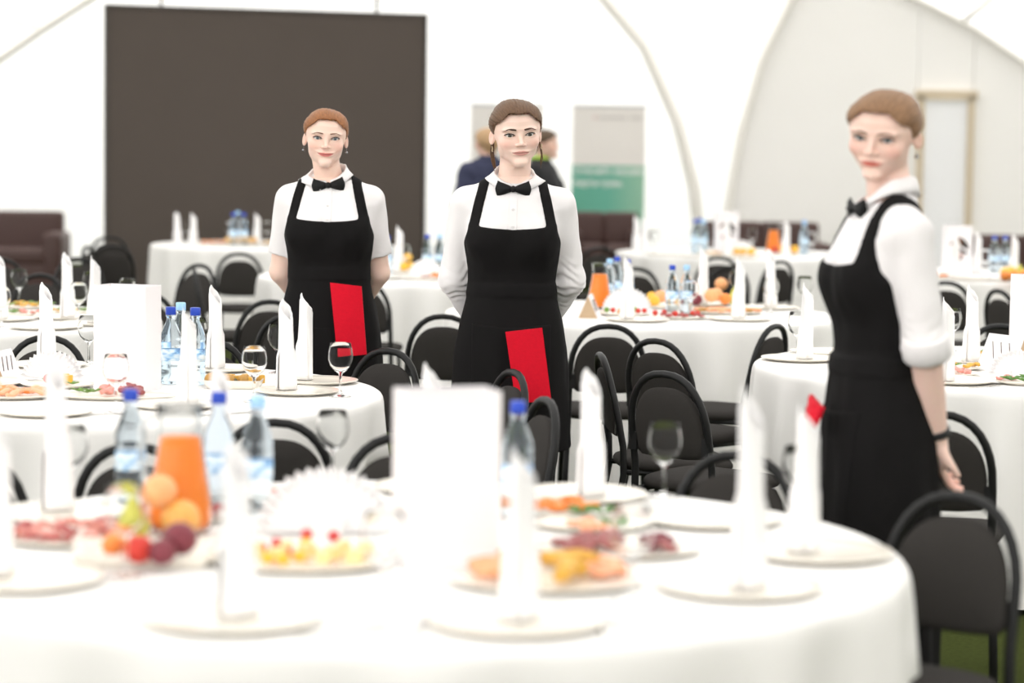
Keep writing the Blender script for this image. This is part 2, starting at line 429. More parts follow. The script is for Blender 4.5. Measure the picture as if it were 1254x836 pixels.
D_WARE = [('plate', 0.164, 5.485, 0.7505, 0, 1.0, 'cream place plate on the front table, seventh from left'),
 ('napkin', 0.182, 5.461, 0.759, -21, 1.0, 'white rolled napkin on the front table, seventh from left'),
 ('plate', -0.17, 5.565, 0.7505, 0, 1.0, 'cream place plate on the front table, fifth from left'),
 ('napkin', -0.184, 5.55, 0.759, 4, 1.0, 'white rolled napkin on the front table, fifth from left'),
 ('plate', 0.419, 4.347, 0.7505, 0, 1.0, 'cream place plate on the front table, ninth from left'),
 ('napkin', 0.433, 4.332, 0.759, -10, 1.26, 'white rolled napkin on the front table, eighth from left'),
 ('plate', 0.609, 4.733, 0.7505, 0, 1.0, 'cream place plate on the front table, rightmost'),
 ('napkin', 0.585, 4.741, 0.759, 8, 1.0, 'white rolled napkin on the front table, rightmost'),
 ('plate', 0.013, 3.995, 0.7505, 0, 1.0, 'cream place plate on the front table, sixth from left'),
 ('napkin', 0.02, 4.017, 0.759, 10, 1.0, 'white rolled napkin on the front table, sixth from left'),
 ('plate', -0.462, 3.988, 0.7505, 0, 1.0, 'cream place plate on the front table, fourth from left'),
 ('napkin', -0.455, 4.009, 0.759, -35, 1.0, 'white rolled napkin on the front table, fourth from left'),
 ('plate', -0.945, 5.099, 0.7505, 0, 1.0, 'cream place plate on the front table, second from left'),
 ('napkin', -0.971, 5.143, 0.759, -39, 1.14, 'white rolled napkin on the front table, second from left'),
 ('plate', -0.883, 4.325, 0.7505, 0, 1.0, 'cream place plate on the front table, leftmost'),
 ('napkin', -0.932, 4.359, 0.759, 27, 1.0, 'white rolled napkin on the front table, leftmost'),
 ('plate', 0.431, 5.143, 0.7505, 0, 1.0, 'cream place plate on the front table, eighth from left'),
 ('plate', -0.654, 5.439, 0.7505, 0, 1.0, 'cream place plate on the front table, third from left'),
 ('napkin', -0.653, 5.413, 0.759, -19, 1.0, 'white rolled napkin on the front table, third from left'),
 ('glass', 0.353, 5.501, 0.7505, 0, 1.0, 'clear wine glass on the front table, sixth from left'),
 ('glass', -0.42, 5.663, 0.7505, 0, 1.0, 'clear wine glass on the front table, third from left'),
 ('glass', -0.703, 4.385, 0.7505, 0, 1.0, 'clear wine glass on the front table, second from left'),
 ('glass', 0.215, 4.214, 0.7505, 0, 1.0, 'clear wine glass on the front table, fifth from left'),
 ('glass', -0.214, 4.1, 0.7505, 0, 1.0, 'clear wine glass on the front table, fourth from left'),
 ('glass', 0.616, 5.1, 0.7505, 0, 1.0, 'clear wine glass on the front table, rightmost'),
 ('glass', -0.969, 5.287, 0.7505, 0, 1.0, 'clear wine glass on the front table, leftmost'),
 ('menu', -0.122, 4.581, 0.7505, 17, 1.0, 'big blank white card standing on the front table'),
 ('bottle', -0.836, 5.284, 0.7505, 0, 1.08, 'blue-capped water bottle on the front table, leftmost'),
 ('bottle', -0.638, 5.249, 0.7505, 0, 1.08, 'blue-capped water bottle on the front table, second from left'),
 ('bottle_light', -0.546, 5.18, 0.7505, 0, 1.08, 'water bottle with pale cap on the front table'),
 ('bottle', 0.015, 5.147, 0.7505, 0, 1.08, 'blue-capped water bottle on the front table, rightmost'),
 ('carafe', -0.675, 4.906, 0.7505, 160, 1.15, 'glass carafe of orange juice on the front table'),
 ('fan', -0.379, 4.929, 0.7505, 8, 1.35, 'white fanned paper napkins on the front table beside the big card'),
 ('knife', 0.209, 4.001, 0.7505, 62, 1.0, 'steel knife on the front table, right one'),
 ('fork', -0.296, 3.9, 0.7505, -60, 1.0, 'steel fork on the front table, left one'),
 ('fork', -0.148, 3.936, 0.7505, -8, 1.0, 'steel fork on the front table, right one'),
 ('knife', 0.151, 3.971, 0.7505, 5, 1.0, 'steel knife on the front table, left one'),
 ('plate', -0.686, 7.699, 0.7505, 0, 0.93, 'cream place plate on the middle left table, sixth from left'),
 ('napkin', -0.726, 7.744, 0.7585, -21, 1.0, 'white rolled napkin on the middle left table, fifth from left'),
 ('plate', -0.651, 8.044, 0.7505, 0, 0.93, 'cream place plate on the middle left table, rightmost'),
 ('napkin', -0.692, 8.089, 0.7585, 40, 1.0, 'white rolled napkin on the middle left table, rightmost'),
 ('plate', -1.025, 8.434, 0.7505, 0, 0.93, 'cream place plate on the middle left table, fifth from left'),
 ('napkin', -1.043, 8.464, 0.7585, -2, 1.0, 'white rolled napkin on the middle left table, fourth from left'),
 ('plate', -1.01, 7.243, 0.7505, 0, 0.93, 'cream place plate on the middle left table, fourth from left'),
 ('napkin', -0.976, 7.27, 0.7585, 27, 1.0, 'white rolled napkin on the middle left table, third from left'),
 ('plate', -1.636, 8.49, 0.7505, 0, 0.93, 'cream place plate on the middle left table, third from left'),
 ('napkin', -1.642, 8.489, 0.7585, -2, 1.0, 'white rolled napkin on the middle left table, second from left'),
 ('plate', -1.358, 7.007, 0.7505, 0, 0.93, 'cream place plate on the middle left table, second from left'),
 ('plate', -1.716, 7.841, 0.7505, 0, 0.93, 'cream place plate on the middle left table, leftmost'),
 ('napkin', -1.71, 7.842, 0.7585, 11, 1.0, 'white rolled napkin on the middle left table, leftmost'),
 ('glass', -1.514, 8.621, 0.7505, 0, 1.0, 'clear wine glass on the middle left table, leftmost'),
 ('glass', -0.793, 7.419, 0.7505, 0, 1.0, 'clear wine glass on the middle left table, fourth from left'),
 ('glass', -0.54, 7.597, 0.7505, 0, 1.0, 'clear wine glass on the middle left table, rightmost'),
 ('glass', -0.809, 8.356, 0.7505, 0, 1.0, 'clear wine glass on the middle left table, fifth from left'),
 ('glass', -1.123, 8.586, 0.7505, 0, 1.0, 'clear wine glass on the middle left table, third from left'),
 ('glass', -1.163, 7.075, 0.7505, 0, 1.0, 'clear wine glass on the middle left table, second from left'),
 ('menu', -1.238, 7.759, 0.7505, -17, 1.0, 'blank white card standing on the middle left table'),
 ('bottle', -1.124, 7.936, 0.7505, 0, 1.08, 'blue-capped water bottle on the middle left table, left one'),
 ('bottle_light', -1.122, 8.162, 0.7505, 0, 1.08, 'water bottle with pale cap on the middle left table'),
 ('bottle', -1.041, 7.92, 0.7505, 0, 1.08, 'blue-capped water bottle on the middle left table, right one'),
 ('fan', -1.528, 8.002, 0.7505, 0, 1.0, 'white fanned paper napkins on the middle left table'),
 ('tent', -1.708, 8.07, 0.7505, -12, 1.0, 'kraft paper tent card at the left edge of the middle left table'),
 ('fork', -1.203, 7.005, 0.7505, -62, 1.0, 'steel fork on the middle left table'),
 ('knife', -0.626, 8.087, 0.7505, -50, 1.0, 'steel knife on the middle left table, right one'),
 ('knife', -0.864, 7.047, 0.7505, -50, 1.0, 'steel knife on the middle left table, left one'),
 ('napkin', -2.626, 18.887, 0.7505, -28, 0.85, 'white rolled napkin on the table before the dark screen, leftmost'),
 ('napkin', -2.486, 18.776, 0.7505, 11, 0.85, 'white rolled napkin on the table before the dark screen, second from left'),
 ('napkin', -2.023, 19.095, 0.7505, 29, 0.85, 'white rolled napkin on the table before the dark screen, rightmost'),
 ('glass', -2.573, 19.064, 0.7505, 0, 1.0, 'clear wine glass on the table before the dark screen, leftmost'),
 ('glass', -2.214, 18.906, 0.7505, 0, 1.0, 'clear wine glass on the table before the dark screen, second from left'),
 ('glass', -1.948, 19.121, 0.7505, 0, 1.0, 'clear wine glass on the table before the dark screen, rightmost'),
 ('bottle', -2.152, 18.584, 0.7505, 0, 1.08, 'blue-capped water bottle on the table before the dark screen, left one'),
 ('bottle', -2.075, 18.591, 0.7505, 0, 1.08, 'blue-capped water bottle on the table before the dark screen, right one'),
 ('bottle_light', -2.172, 19.044, 0.7505, 0, 1.08, 'water bottle with pale cap on the table before the dark screen'),
 ('bottle', -0.776, 14.907, 0.7505, 0, 1.0, 'blue-capped water bottle on the table between the left waitresses, left one'),
 ('bottle', -0.539, 15.165, 0.7505, 0, 1.0, 'blue-capped water bottle on the table between the left waitresses, right one'),
 ('bottle_light', -0.463, 15.185, 0.7505, 0, 1.0, 'water bottle with pale cap on the table between the left waitresses'),
 ('napkin', -0.833, 15.385, 0.7505, 30, 1.0, 'white rolled napkin on the table between the left waitresses, left one'),
 ('napkin', -0.721, 15.315, 0.7505, 30, 1.0, 'white rolled napkin on the table between the left waitresses, right one'),
 ('glass', -0.681, 15.127, 0.7505, 0, 1.0, 'clear wine glass on the table between the left waitresses, right one'),
 ('glass', -0.821, 14.616, 0.7505, 0, 1.0, 'clear wine glass on the table between the left waitresses, left one'),
 ('fan', -0.532, 14.778, 0.7505, 0, 1.0, 'white paper napkin fan on the table between the two left waitresses'),
 ('plate', -0.794, 14.371, 0.7505, 0, 1.0, 'cream place plate on the table between the left waitresses'),
 ('carafe', 0.43, 11.939, 0.7505, 20, 1.0, 'glass carafe of orange juice right of the sleeve of the central waitress'),
 ('fan', 0.56, 11.788, 0.7505, 0, 1.15, 'white paper napkin fan left of the standing napkin, right of the central waitress'),
 ('tent', 0.365, 11.347, 0.7505, -8, 1.15, 'kraft and white tent card beside the sleeve of the central waitress'),
 ('bottle_light', 0.489, 12.196, 0.7505, 0, 1.0, 'water bottle with pale cap on the table right of the central waitress, left one'),
 ('bottle', 0.537, 12.462, 0.7505, 0, 1.0, 'blue-capped water bottle on the table right of the central waitress, leftmost'),
 ('bottle', 0.577, 12.153, 0.7505, 0, 1.0, 'blue-capped water bottle on the table right of the central waitress, second from left'),
 ('bottle', 0.769, 11.657, 0.7505, 0, 1.0, 'blue-capped water bottle on the table right of the central waitress, rightmost'),
 ('bottle_light', 0.839, 11.672, 0.7505, 0, 1.0, 'water bottle with pale cap on the table right of the central waitress, right one'),
 ('napkin', 0.532, 11.172, 0.7585, 2, 1.0, 'white rolled napkin on the table right of the central waitress, leftmost'),
 ('napkin', 1.066, 11.33, 0.7585, 19, 1.0, 'white rolled napkin on the table right of the central waitress, third from left'),
 ('napkin', 0.979, 12.417, 0.7585, 14, 1.0, 'white rolled napkin on the table right of the central waitress, second from left'),
 ('napkin', 1.299, 12.175, 0.7585, -35, 1.0, 'white rolled napkin on the table right of the central waitress, rightmost'),
 ('plate', 0.576, 11.132, 0.7505, 0, 1.0, 'cream place plate on the table right of the central waitress, leftmost'),
 ('plate', 1.061, 11.275, 0.7505, 0, 1.0, 'cream place plate on the table right of the central waitress, third from left'),
 ('plate', 0.978, 12.357, 0.7505, 0, 1.0, 'cream place plate on the table right of the central waitress, second from left'),
 ('plate', 1.295, 12.116, 0.7505, 0, 1.0, 'cream place plate on the table right of the central waitress, rightmost'),
 ('glass', 0.846, 11.473, 0.7505, 0, 1.0, 'clear wine glass on the table right of the central waitress, leftmost'),
 ('glass', 1.151, 12.432, 0.7505, 0, 1.0, 'clear wine glass on the table right of the central waitress, second from left'),
 ('glass', 1.259, 11.756, 0.7505, 0, 1.0, 'clear wine glass on the table right of the central waitress, third from left'),
 ('glass', 1.451, 12.007, 0.7505, 0, 1.0, 'clear wine glass on the table right of the central waitress, rightmost'),
 ('plate', 1.098, 9.167, 0.7505, 0, 1.0, 'cream place plate on the table behind the profile waitress, second from left'),
 ('napkin', 1.121, 9.17, 0.7585, 21, 1.0, 'white rolled napkin on the table behind the profile waitress, leftmost'),
 ('plate', 1.535, 8.364, 0.7505, 0, 1.0, 'cream place plate on the table behind the profile waitress, third from left'),
 ('napkin', 1.509, 8.36, 0.7585, 7, 1.0, 'white rolled napkin on the table behind the profile waitress, second from left'),
 ('plate', 1.75, 9.188, 0.7505, 0, 1.0, 'cream place plate on the table behind the profile waitress, rightmost'),
 ('napkin', 1.743, 9.153, 0.7585, -16, 1.0, 'white rolled napkin on the table behind the profile waitress, rightmost'),
 ('plate', 1.243, 9.484, 0.7505, 0, 1.0, 'cream place plate on the table behind the profile waitress, leftmost'),
 ('glass', 1.765, 9.682, 0.7505, 0, 1.0, 'clear wine glass on the table behind the profile waitress, right one'),
 ('glass', 1.108, 9.355, 0.7505, 0, 1.0, 'clear wine glass on the table behind the profile waitress, left one'),
 ('tent', 1.835, 8.938, 0.7505, 28, 1.35, 'patterned white tent card with kraft end on the table behind the profile waitress'),
 ('menu_emblem', 2.014, 9.242, 0.7505, 12, 1.0, 'white card with a dark outlined emblem at the right edge behind the profile waitress'),
 ('fan', 1.805, 8.589, 0.7505, 0, 1.0, 'white paper napkin fan at the right edge of the table behind the profile waitress'),
 ('fork', 1.594, 8.196, 0.7505, -50, 1.0, 'steel fork on the table behind the profile waitress'),
 ('bottle', 1.385, 18.424, 0.7505, 0, 1.1, 'blue-capped water bottle on the far table by the cream wall, leftmost'),
 ('bottle_light', 1.437, 18.301, 0.7505, 0, 1.1, 'water bottle with pale cap on the far table by the cream wall, left one'),
 ('bottle', 1.439, 18.726, 0.7505, 0, 1.1, 'blue-capped water bottle on the far table by the cream wall, second from left'),
 ('bottle_light', 2.21, 18.387, 0.7505, 0, 1.1, 'water bottle with pale cap on the far table by the cream wall, right one'),
 ('bottle', 2.227, 18.548, 0.7505, 0, 1.1, 'blue-capped water bottle on the far table by the cream wall, rightmost'),
 ('menu_emblem', 1.627, 18.502, 0.7505, 4, 0.95, 'white card with brown lens emblem on the far table near the cream wall'),
 ('carafe', 2.019, 18.766, 0.7505, 0, 1.0, 'small orange carafe on the far table near the cream wall'),
 ('fan', 1.723, 18.285, 0.7505, 0, 1.1, 'white paper napkin fan on the far table near the cream wall'),
 ('napkin', 1.585, 17.95, 0.7505, -38, 0.95, 'white rolled napkin on the far table by the cream wall, third from left'),
 ('napkin', 2.059, 18.218, 0.7505, 29, 0.95, 'white rolled napkin on the far table by the cream wall, rightmost'),
 ('napkin', 0.951, 18.714, 0.7505, -2, 0.95, 'white rolled napkin on the far table by the cream wall, leftmost'),
 ('napkin', 0.993, 18.441, 0.7505, 18, 0.95, 'white rolled napkin on the far table by the cream wall, second from left'),
 ('glass', 2.276, 18.428, 0.7505, 0, 1.0, 'clear wine glass on the far table by the cream wall, rightmost'),
 ('glass', 1.878, 19.013, 0.7505, 0, 1.0, 'clear wine glass on the far table by the cream wall, second from left'),
 ('glass', 1.07, 18.465, 0.7505, 0, 1.0, 'clear wine glass on the far table by the cream wall, leftmost'),
 ('plate', 1.655, 17.771, 0.7505, 0, 1.0, 'cream place plate on the far table by the cream wall, rightmost'),
 ('plate', 1.366, 17.861, 0.7505, 0, 1.0, 'cream place plate on the far table by the cream wall, second from left'),
 ('plate', 1.134, 18.053, 0.7505, 0, 1.0, 'cream place plate on the far table by the cream wall, leftmost'),
 ('menu_emblem', 2.895, 15.777, 0.7505, 5, 0.95, 'white card with brown lens emblem on the far right table'),
 ('napkin', 2.802, 15.313, 0.7505, 30, 1.0, 'white rolled napkin on the far right table, leftmost'),
 ('napkin', 3.061, 15.922, 0.7505, 17, 1.0, 'white rolled napkin on the far right table, second from left'),
 ('napkin', 3.167, 15.255, 0.7505, 34, 1.0, 'white rolled napkin on the far right table, rightmost'),
 ('bottle', 3.196, 16.061, 0.7505, 0, 1.05, 'blue-capped water bottle on the far right table, left one'),
 ('bottle', 3.271, 16.081, 0.7505, 0, 1.05, 'blue-capped water bottle on the far right table, right one'),
 ('glass', 3.051, 15.62, 0.7505, 0, 1.0, 'clear wine glass on the far right table'),
 ('plate', 2.879, 15.139, 0.7505, 0, 1.0, 'cream place plate on the far right table'),
 ('plate', -1.991, 10.784, 0.7505, 0, 1.0, 'cream place plate on the far left table, third from left'),
 ('napkin', -1.991, 10.784, 0.7585, -8, 1.0, 'white rolled napkin on the far left table, second from left'),
 ('plate', -1.808, 10.441, 0.7505, 0, 1.0, 'cream place plate on the far left table, rightmost'),
 ('napkin', -1.815, 10.487, 0.7585, 24, 1.0, 'white rolled napkin on the far left table, rightmost'),
 ('plate', -2.254, 10.63, 0.7505, 0, 1.0, 'cream place plate on the far left table, leftmost'),
 ('napkin', -2.258, 10.629, 0.7585, -4, 1.0, 'white rolled napkin on the far left table, leftmost'),
 ('plate', -1.974, 10.189, 0.7505, 0, 1.0, 'cream place plate on the far left table, second from left'),
 ('glass', -2.383, 11.653, 0.7505, 0, 1.0, 'clear wine glass on the far left table, second from left'),
 ('glass', -2.007, 11.49, 0.7505, 0, 1.0, 'clear wine glass on the far left table, fourth from left'),
 ('glass', -1.907, 10.603, 0.7505, 0, 1.0, 'clear wine glass on the far left table, third from left'),
 ('glass', -2.164, 10.219, 0.7505, 0, 1.0, 'clear wine glass on the far left table, leftmost'),
 ('glass', -1.754, 10.989, 0.7505, 0, 1.0, 'clear wine glass on the far left table, rightmost')]
D_PLATTERS = [('dish', -0.694, 4.566, 0.27, 0.2, 4, 'white rectangular dish of fruit on the front table', [('pear', 'pear', 0.034, 'pear', 'green pear standing in the white fruit dish on the front table', 'green pear standing on front table', [(-0.743, 4.731, 0.012, 5.9)]),
 ('ball', 'apple', 0.04, 'apple', 'yellow-red apple in the white fruit dish on the front table', 'yellow-red apple on front table', [(-0.653, 4.758, 0.012, 5.5)]),
 ('ball', 'peach', 0.035, 'peach', 'pink peach on top of the white fruit dish', 'pink peach on front table', [(-0.695, 4.755, 0.072, 0.6)]),
 ('ball', 'plum', 0.034, 'plum', 'dark red plum at the right of the white fruit dish', 'dark red plum at the right of the white fruit dish on front table', [(-0.62, 4.501, 0.02, 0.9)]),
 ('long', 'orange', 0.022, 'banana', 'orange banana-like fruit lying at the left of the white fruit dish', 'orange banana-like fruit lying at the left of the white fruit dish on front table', [(-0.739, 4.518, 0.02, 1.4)]),
 ('ball', 'red', 0.028, 'nectarine', 'red nectarine at the front of the white fruit dish', 'red nectarine at the front of the white fruit dish on front table', [(-0.69, 4.46, 0.012, 6.1)]),
 ('ball', 'plum', 0.026, 'plum', 'small dark plum at the front of the white fruit dish', 'small dark plum at the front of the white fruit dish on front table', [(-0.645, 4.447, 0.012, 2.7)])]),
 ('platter', -0.875, 4.803, 0.16, 0.14, 0, 'round platter of pink sliced ham at the left of the front table', [('slice', 'ham', 0.03, 'ham_slice', 'pink ham slice on the left platter of the front table', 'pink ham slice on front table', [(-0.924, 4.759, 0.012, 3.2),
 (-0.932, 4.846, 0.012, 3.7),
 (-0.98, 4.749, 0.012, 4.3),
 (-0.768, 4.758, 0.012, 6.2),
 (-0.828, 4.729, 0.012, 1.8),
 (-0.766, 4.843, 0.012, 6.2),
 (-0.905, 4.897, 0.012, 5.5),
 (-0.804, 4.802, 0.012, 0.5),
 (-0.848, 4.87, 0.012, 3.8)]),
 ('slice', 'salami', 0.026, 'salami_slice', 'dark salami slice on the left platter of the front table', 'dark salami slice on front table', [(-0.959, 4.8, 0.012, 4.5),
 (-0.888, 4.799, 0.012, 2.6),
 (-0.985, 4.842, 0.012, 1.1),
 (-0.879, 4.7, 0.012, 4.2),
 (-0.846, 4.899, 0.012, 0.9),
 (-0.927, 4.702, 0.012, 3.7),
 (-0.791, 4.787, 0.012, 3.0)])]),
 ('platter', -0.69, 5.086, 0.11, 0.11, 0, 'small plate of red cured meat behind the fruit dish', [('slice', 'salami', 0.028, 'salami_slice', 'red salami slice on the plate behind the fruit dish', 'red salami slice on front table', [(-0.77, 5.07, 0.012, 6.2),
 (-0.707, 5.07, 0.012, 2.7),
 (-0.645, 5.022, 0.012, 0.4),
 (-0.637, 5.079, 0.012, 1.3),
 (-0.764, 5.12, 0.012, 4.5),
 (-0.71, 5.128, 0.012, 0.2),
 (-0.647, 5.133, 0.012, 3.9),
 (-0.722, 5.018, 0.012, 2.2),
 (-0.628, 5.1, 0.012, 5.9)])]),
 ('platter', -0.395, 4.542, 0.17, 0.13, 0, 'oval platter of cheese and cherries left of the big front card', [('ball', 'cherry', 0.0125, 'cherry', 'red cherry on the cheese platter of the front table, leftmost', 'red cherry on front table', [(-0.476, 4.59, 0.012, 1.3)]),
 ('ball', 'cherry', 0.0125, 'cherry', 'red cherry on the cheese platter of the front table, second from left', 'red cherry on front table', [(-0.45, 4.639, 0.012, 4.4)]),
 ('ball', 'cherry', 0.0125, 'cherry', 'red cherry on the cheese platter of the front table, third from left', 'red cherry on front table', [(-0.423, 4.54, 0.012, 4.4)]),
 ('ball', 'cherry', 0.0125, 'cherry', 'red cherry on the cheese platter of the front table, fourth from left', 'red cherry on front table', [(-0.402, 4.749, 0.012, 4.7)]),
 ('ball', 'cherry', 0.0125, 'cherry', 'red cherry on the cheese platter of the front table, fifth from left', 'red cherry on front table', [(-0.337, 4.565, 0.012, 4.8)]),
 ('ball', 'cherry', 0.0125, 'cherry', 'red cherry on the cheese platter of the front table, rightmost', 'red cherry on front table', [(-0.347, 4.734, 0.012, 3.9)]),
 ('cube', 'cheese', 0.024, 'cheese_cube', 'yellow cheese cube on the cheese platter of the front table', 'yellow cheese cube on front table', [(-0.335, 4.546, 0.012, 3.4),
 (-0.436, 4.523, 0.012, 5.3),
 (-0.487, 4.568, 0.012, 4.2),
 (-0.319, 4.609, 0.012, 5.0),
 (-0.349, 4.5, 0.012, 1.5),
 (-0.427, 4.597, 0.012, 4.8),
 (-0.278, 4.587, 0.012, 4.6),
 (-0.386, 4.575, 0.012, 2.2),
 (-0.291, 4.515, 0.012, 2.9)]),
 ('ball', 'yellow', 0.013, 'grape', 'yellow grape on the cheese platter of the front table, leftmost', 'yellow grape on front table', [(-0.451, 4.474, 0.012, 3.9)]),
 ('ball', 'yellow', 0.013, 'grape', 'yellow grape on the cheese platter of the front table, second from left', 'yellow grape on front table', [(-0.421, 4.462, 0.012, 0.4)]),
 ('ball', 'yellow', 0.013, 'grape', 'yellow grape on the cheese platter of the front table, third from left', 'yellow grape on front table', [(-0.394, 4.493, 0.012, 6.3)]),
 ('ball', 'yellow', 0.013, 'grape', 'yellow grape on the cheese platter of the front table, rightmost', 'yellow grape on front table', [(-0.394, 4.639, 0.012, 5.1)])]),
 ('platter', 0.066, 4.372, 0.175, 0.13, 0, 'platter of orange salmon and brown rolls in front of the big front card', [('roll', 'shrimp', 0.032, 'salmon_roll', 'orange salmon roll at the left of the platter before the front card', 'orange salmon roll at the left of the platter before the front card on front table', [(-0.043, 4.431, 0.012, 3.6),
 (-0.017, 4.399, 0.012, 0.9),
 (0.006, 4.461, 0.012, 2.7),
 (-0.01, 4.513, 0.012, 4.4),
 (-0.031, 4.365, 0.012, 0.4)]),
 ('roll', 'ochre', 0.036, 'stuffed_roll', 'golden brown roll in the middle of the platter before the front card', 'golden brown roll on front table', [(0.095, 4.477, 0.012, 5.8),
 (0.115, 4.41, 0.012, 5.3),
 (0.132, 4.498, 0.012, 5.9),
 (0.103, 4.342, 0.012, 4.4)]),
 ('slice', 'salmon', 0.034, 'salmon_slice', 'pink salmon slice at the right of the platter before the front card', 'pink salmon slice at the right of the platter before the front card on front table', [(0.161, 4.43, 0.012, 3.9),
 (0.184, 4.398, 0.012, 6.1),
 (0.178, 4.484, 0.012, 1.7),
 (0.201, 4.451, 0.012, 1.9)])]),
 ('platter', 0.213, 4.738, 0.165, 0.12, 0, 'platter of dark roast beef at the right of the front table', [('slice', 'beef', 0.032, 'beef_slice', 'dark beef slice at the left of the right platter', 'dark beef slice at the left of the right platter on front table', [(0.124, 4.73, 0.012, 0.8),
 (0.149, 4.781, 0.012, 1.1),
 (0.17, 4.753, 0.012, 5.0),
 (0.188, 4.814, 0.012, 0.6),
 (0.158, 4.704, 0.012, 4.7),
 (0.191, 4.717, 0.012, 2.5),
 (0.133, 4.674, 0.012, 5.5)]),
 ('slice', 'plum', 0.028, 'beef_slice', 'dark plum-red beef slice at the right of the right platter, leftmost', 'dark plum-red beef slice at the right of the right platter on front table', [(0.276, 4.704, 0.012, 4.8)]),
 ('slice', 'plum', 0.028, 'beef_slice', 'dark plum-red beef slice at the right of the right platter, second from left', 'dark plum-red beef slice at the right of the right platter on front table', [(0.289, 4.803, 0.012, 0.3)]),
 ('slice', 'plum', 0.028, 'beef_slice', 'dark plum-red beef slice at the right of the right platter, third from left', 'dark plum-red beef slice at the right of the right platter on front table', [(0.294, 4.744, 0.012, 4.3)]),
 ('slice', 'plum', 0.028, 'beef_slice', 'dark plum-red beef slice at the right of the right platter, rightmost', 'dark plum-red beef slice at the right of the right platter on front table', [(0.307, 4.775, 0.012, 5.3)]),
 ('slice', 'beef', 0.026, 'beef_slice', 'dark beef slice in the middle of the right platter, leftmost', 'dark beef slice on front table', [(0.099, 4.734, 0.012, 5.1)]),
 ('slice', 'beef', 0.026, 'beef_slice', 'dark beef slice in the middle of the right platter, second from left', 'dark beef slice on front table', [(0.153, 4.659, 0.012, 4.6)]),
 ('slice', 'beef', 0.026, 'beef_slice', 'dark beef slice in the middle of the right platter, third from left', 'dark beef slice on front table', [(0.205, 4.796, 0.012, 2.7)]),
 ('slice', 'beef', 0.026, 'beef_slice', 'dark beef slice in the middle of the right platter, rightmost', 'dark beef slice on front table', [(0.312, 4.703, 0.012, 2.2)])]),
 ('platter', 0.175, 5.045, 0.13, 0.1, 0, 'plate of greens and salmon behind the roast beef platter', [('leaf', 'leaf', 0.026, 'salad_leaf', 'green salad leaf behind the roast beef platter, leftmost', 'green salad leaf behind the roast beef platter on front table', [(0.154, 5.145, 0.012, 2.2)]),
 ('leaf', 'leaf', 0.026, 'salad_leaf', 'green salad leaf behind the roast beef platter, second from left', 'green salad leaf behind the roast beef platter on front table', [(0.203, 5.149, 0.012, 2.3)]),
 ('leaf', 'leaf', 0.026, 'salad_leaf', 'green salad leaf behind the roast beef platter, rightmost', 'green salad leaf behind the roast beef platter on front table', [(0.217, 4.973, 0.012, 3.9)]),
 ('slice', 'salmon', 0.03, 'salmon_slice', 'pink salmon slice on the plate behind the roast beef, leftmost', 'pink salmon slice on front table', [(0.149, 4.988, 0.012, 0.0)]),
 ('slice', 'salmon', 0.03, 'salmon_slice', 'pink salmon slice on the plate behind the roast beef, second from left', 'pink salmon slice on front table', [(0.16, 4.946, 0.012, 1.4)]),
 ('slice', 'salmon', 0.03, 'salmon_slice', 'pink salmon slice on the plate behind the roast beef, rightmost', 'pink salmon slice on front table', [(0.176, 4.916, 0.012, 5.5)])]),
 ('platter', 0.099, 5.239, 0.09, 0.08, 0, 'plate of orange seafood behind the bottle on the front table', [('curl', 'orange', 0.026, 'shrimp', 'orange shrimp on the plate behind the right bottle', 'orange shrimp on front table', [(0.069, 5.203, 0.012, 1.2),
 (0.165, 5.224, 0.012, 3.7),
 (0.132, 5.289, 0.012, 5.2),
 (0.073, 5.257, 0.012, 4.1),
 (0.124, 5.192, 0.012, 1.3),
 (0.12, 5.242, 0.012, 1.6),
 (0.152, 5.208, 0.012, 4.0),
 (0.028, 5.238, 0.012, 0.6)]),
 ('slice', 'orange', 0.026, 'pepper_slice', 'orange slice on the plate behind the right bottle, leftmost', 'orange slice on front table', [(0.086, 5.186, 0.012, 3.2)]),
 ('slice', 'orange', 0.026, 'pepper_slice', 'orange slice on the plate behind the right bottle, second from left', 'orange slice on front table', [(0.094, 5.272, 0.012, 3.2)]),
 ('slice', 'orange', 0.026, 'pepper_slice', 'orange slice on the plate behind the right bottle, third from left', 'orange slice on front table', [(0.106, 5.201, 0.012, 4.0)]),
 ('slice', 'orange', 0.026, 'pepper_slice', 'orange slice on the plate behind the right bottle, rightmost', 'orange slice on front table', [(0.12, 5.221, 0.012, 5.8)])]),
 ('platter', -0.49, 5.295, 0.07, 0.06, 0, 'small plate with red and orange bites behind the napkin fan', [('ball', 'red', 0.014, 'tomato', 'red tomato behind the front napkin fan, leftmost', 'red tomato behind the front napkin fan on front table', [(-0.519, 5.257, 0.012, 6.2)]),
 ('ball', 'red', 0.014, 'tomato', 'red tomato behind the front napkin fan, second from left', 'red tomato behind the front napkin fan on front table', [(-0.513, 5.282, 0.012, 5.1)]),
 ('ball', 'red', 0.014, 'tomato', 'red tomato behind the front napkin fan, third from left', 'red tomato behind the front napkin fan on front table', [(-0.483, 5.276, 0.012, 5.1)]),
 ('ball', 'red', 0.014, 'tomato', 'red tomato behind the front napkin fan, fourth from left', 'red tomato behind the front napkin fan on front table', [(-0.483, 5.303, 0.012, 5.1)]),
 ('ball', 'red', 0.014, 'tomato', 'red tomato behind the front napkin fan, fifth from left', 'red tomato behind the front napkin fan on front table', [(-0.472, 5.337, 0.012, 2.7)]),
 ('ball', 'red', 0.014, 'tomato', 'red tomato behind the front napkin fan, rightmost', 'red tomato behind the front napkin fan on front table', [(-0.45, 5.321, 0.012, 5.8)]),
 ('cube', 'orange', 0.02, 'orange_cube', 'orange cube behind the front napkin fan, leftmost', 'orange cube behind the front napkin fan on front table', [(-0.518, 5.327, 0.012, 5.1)]),
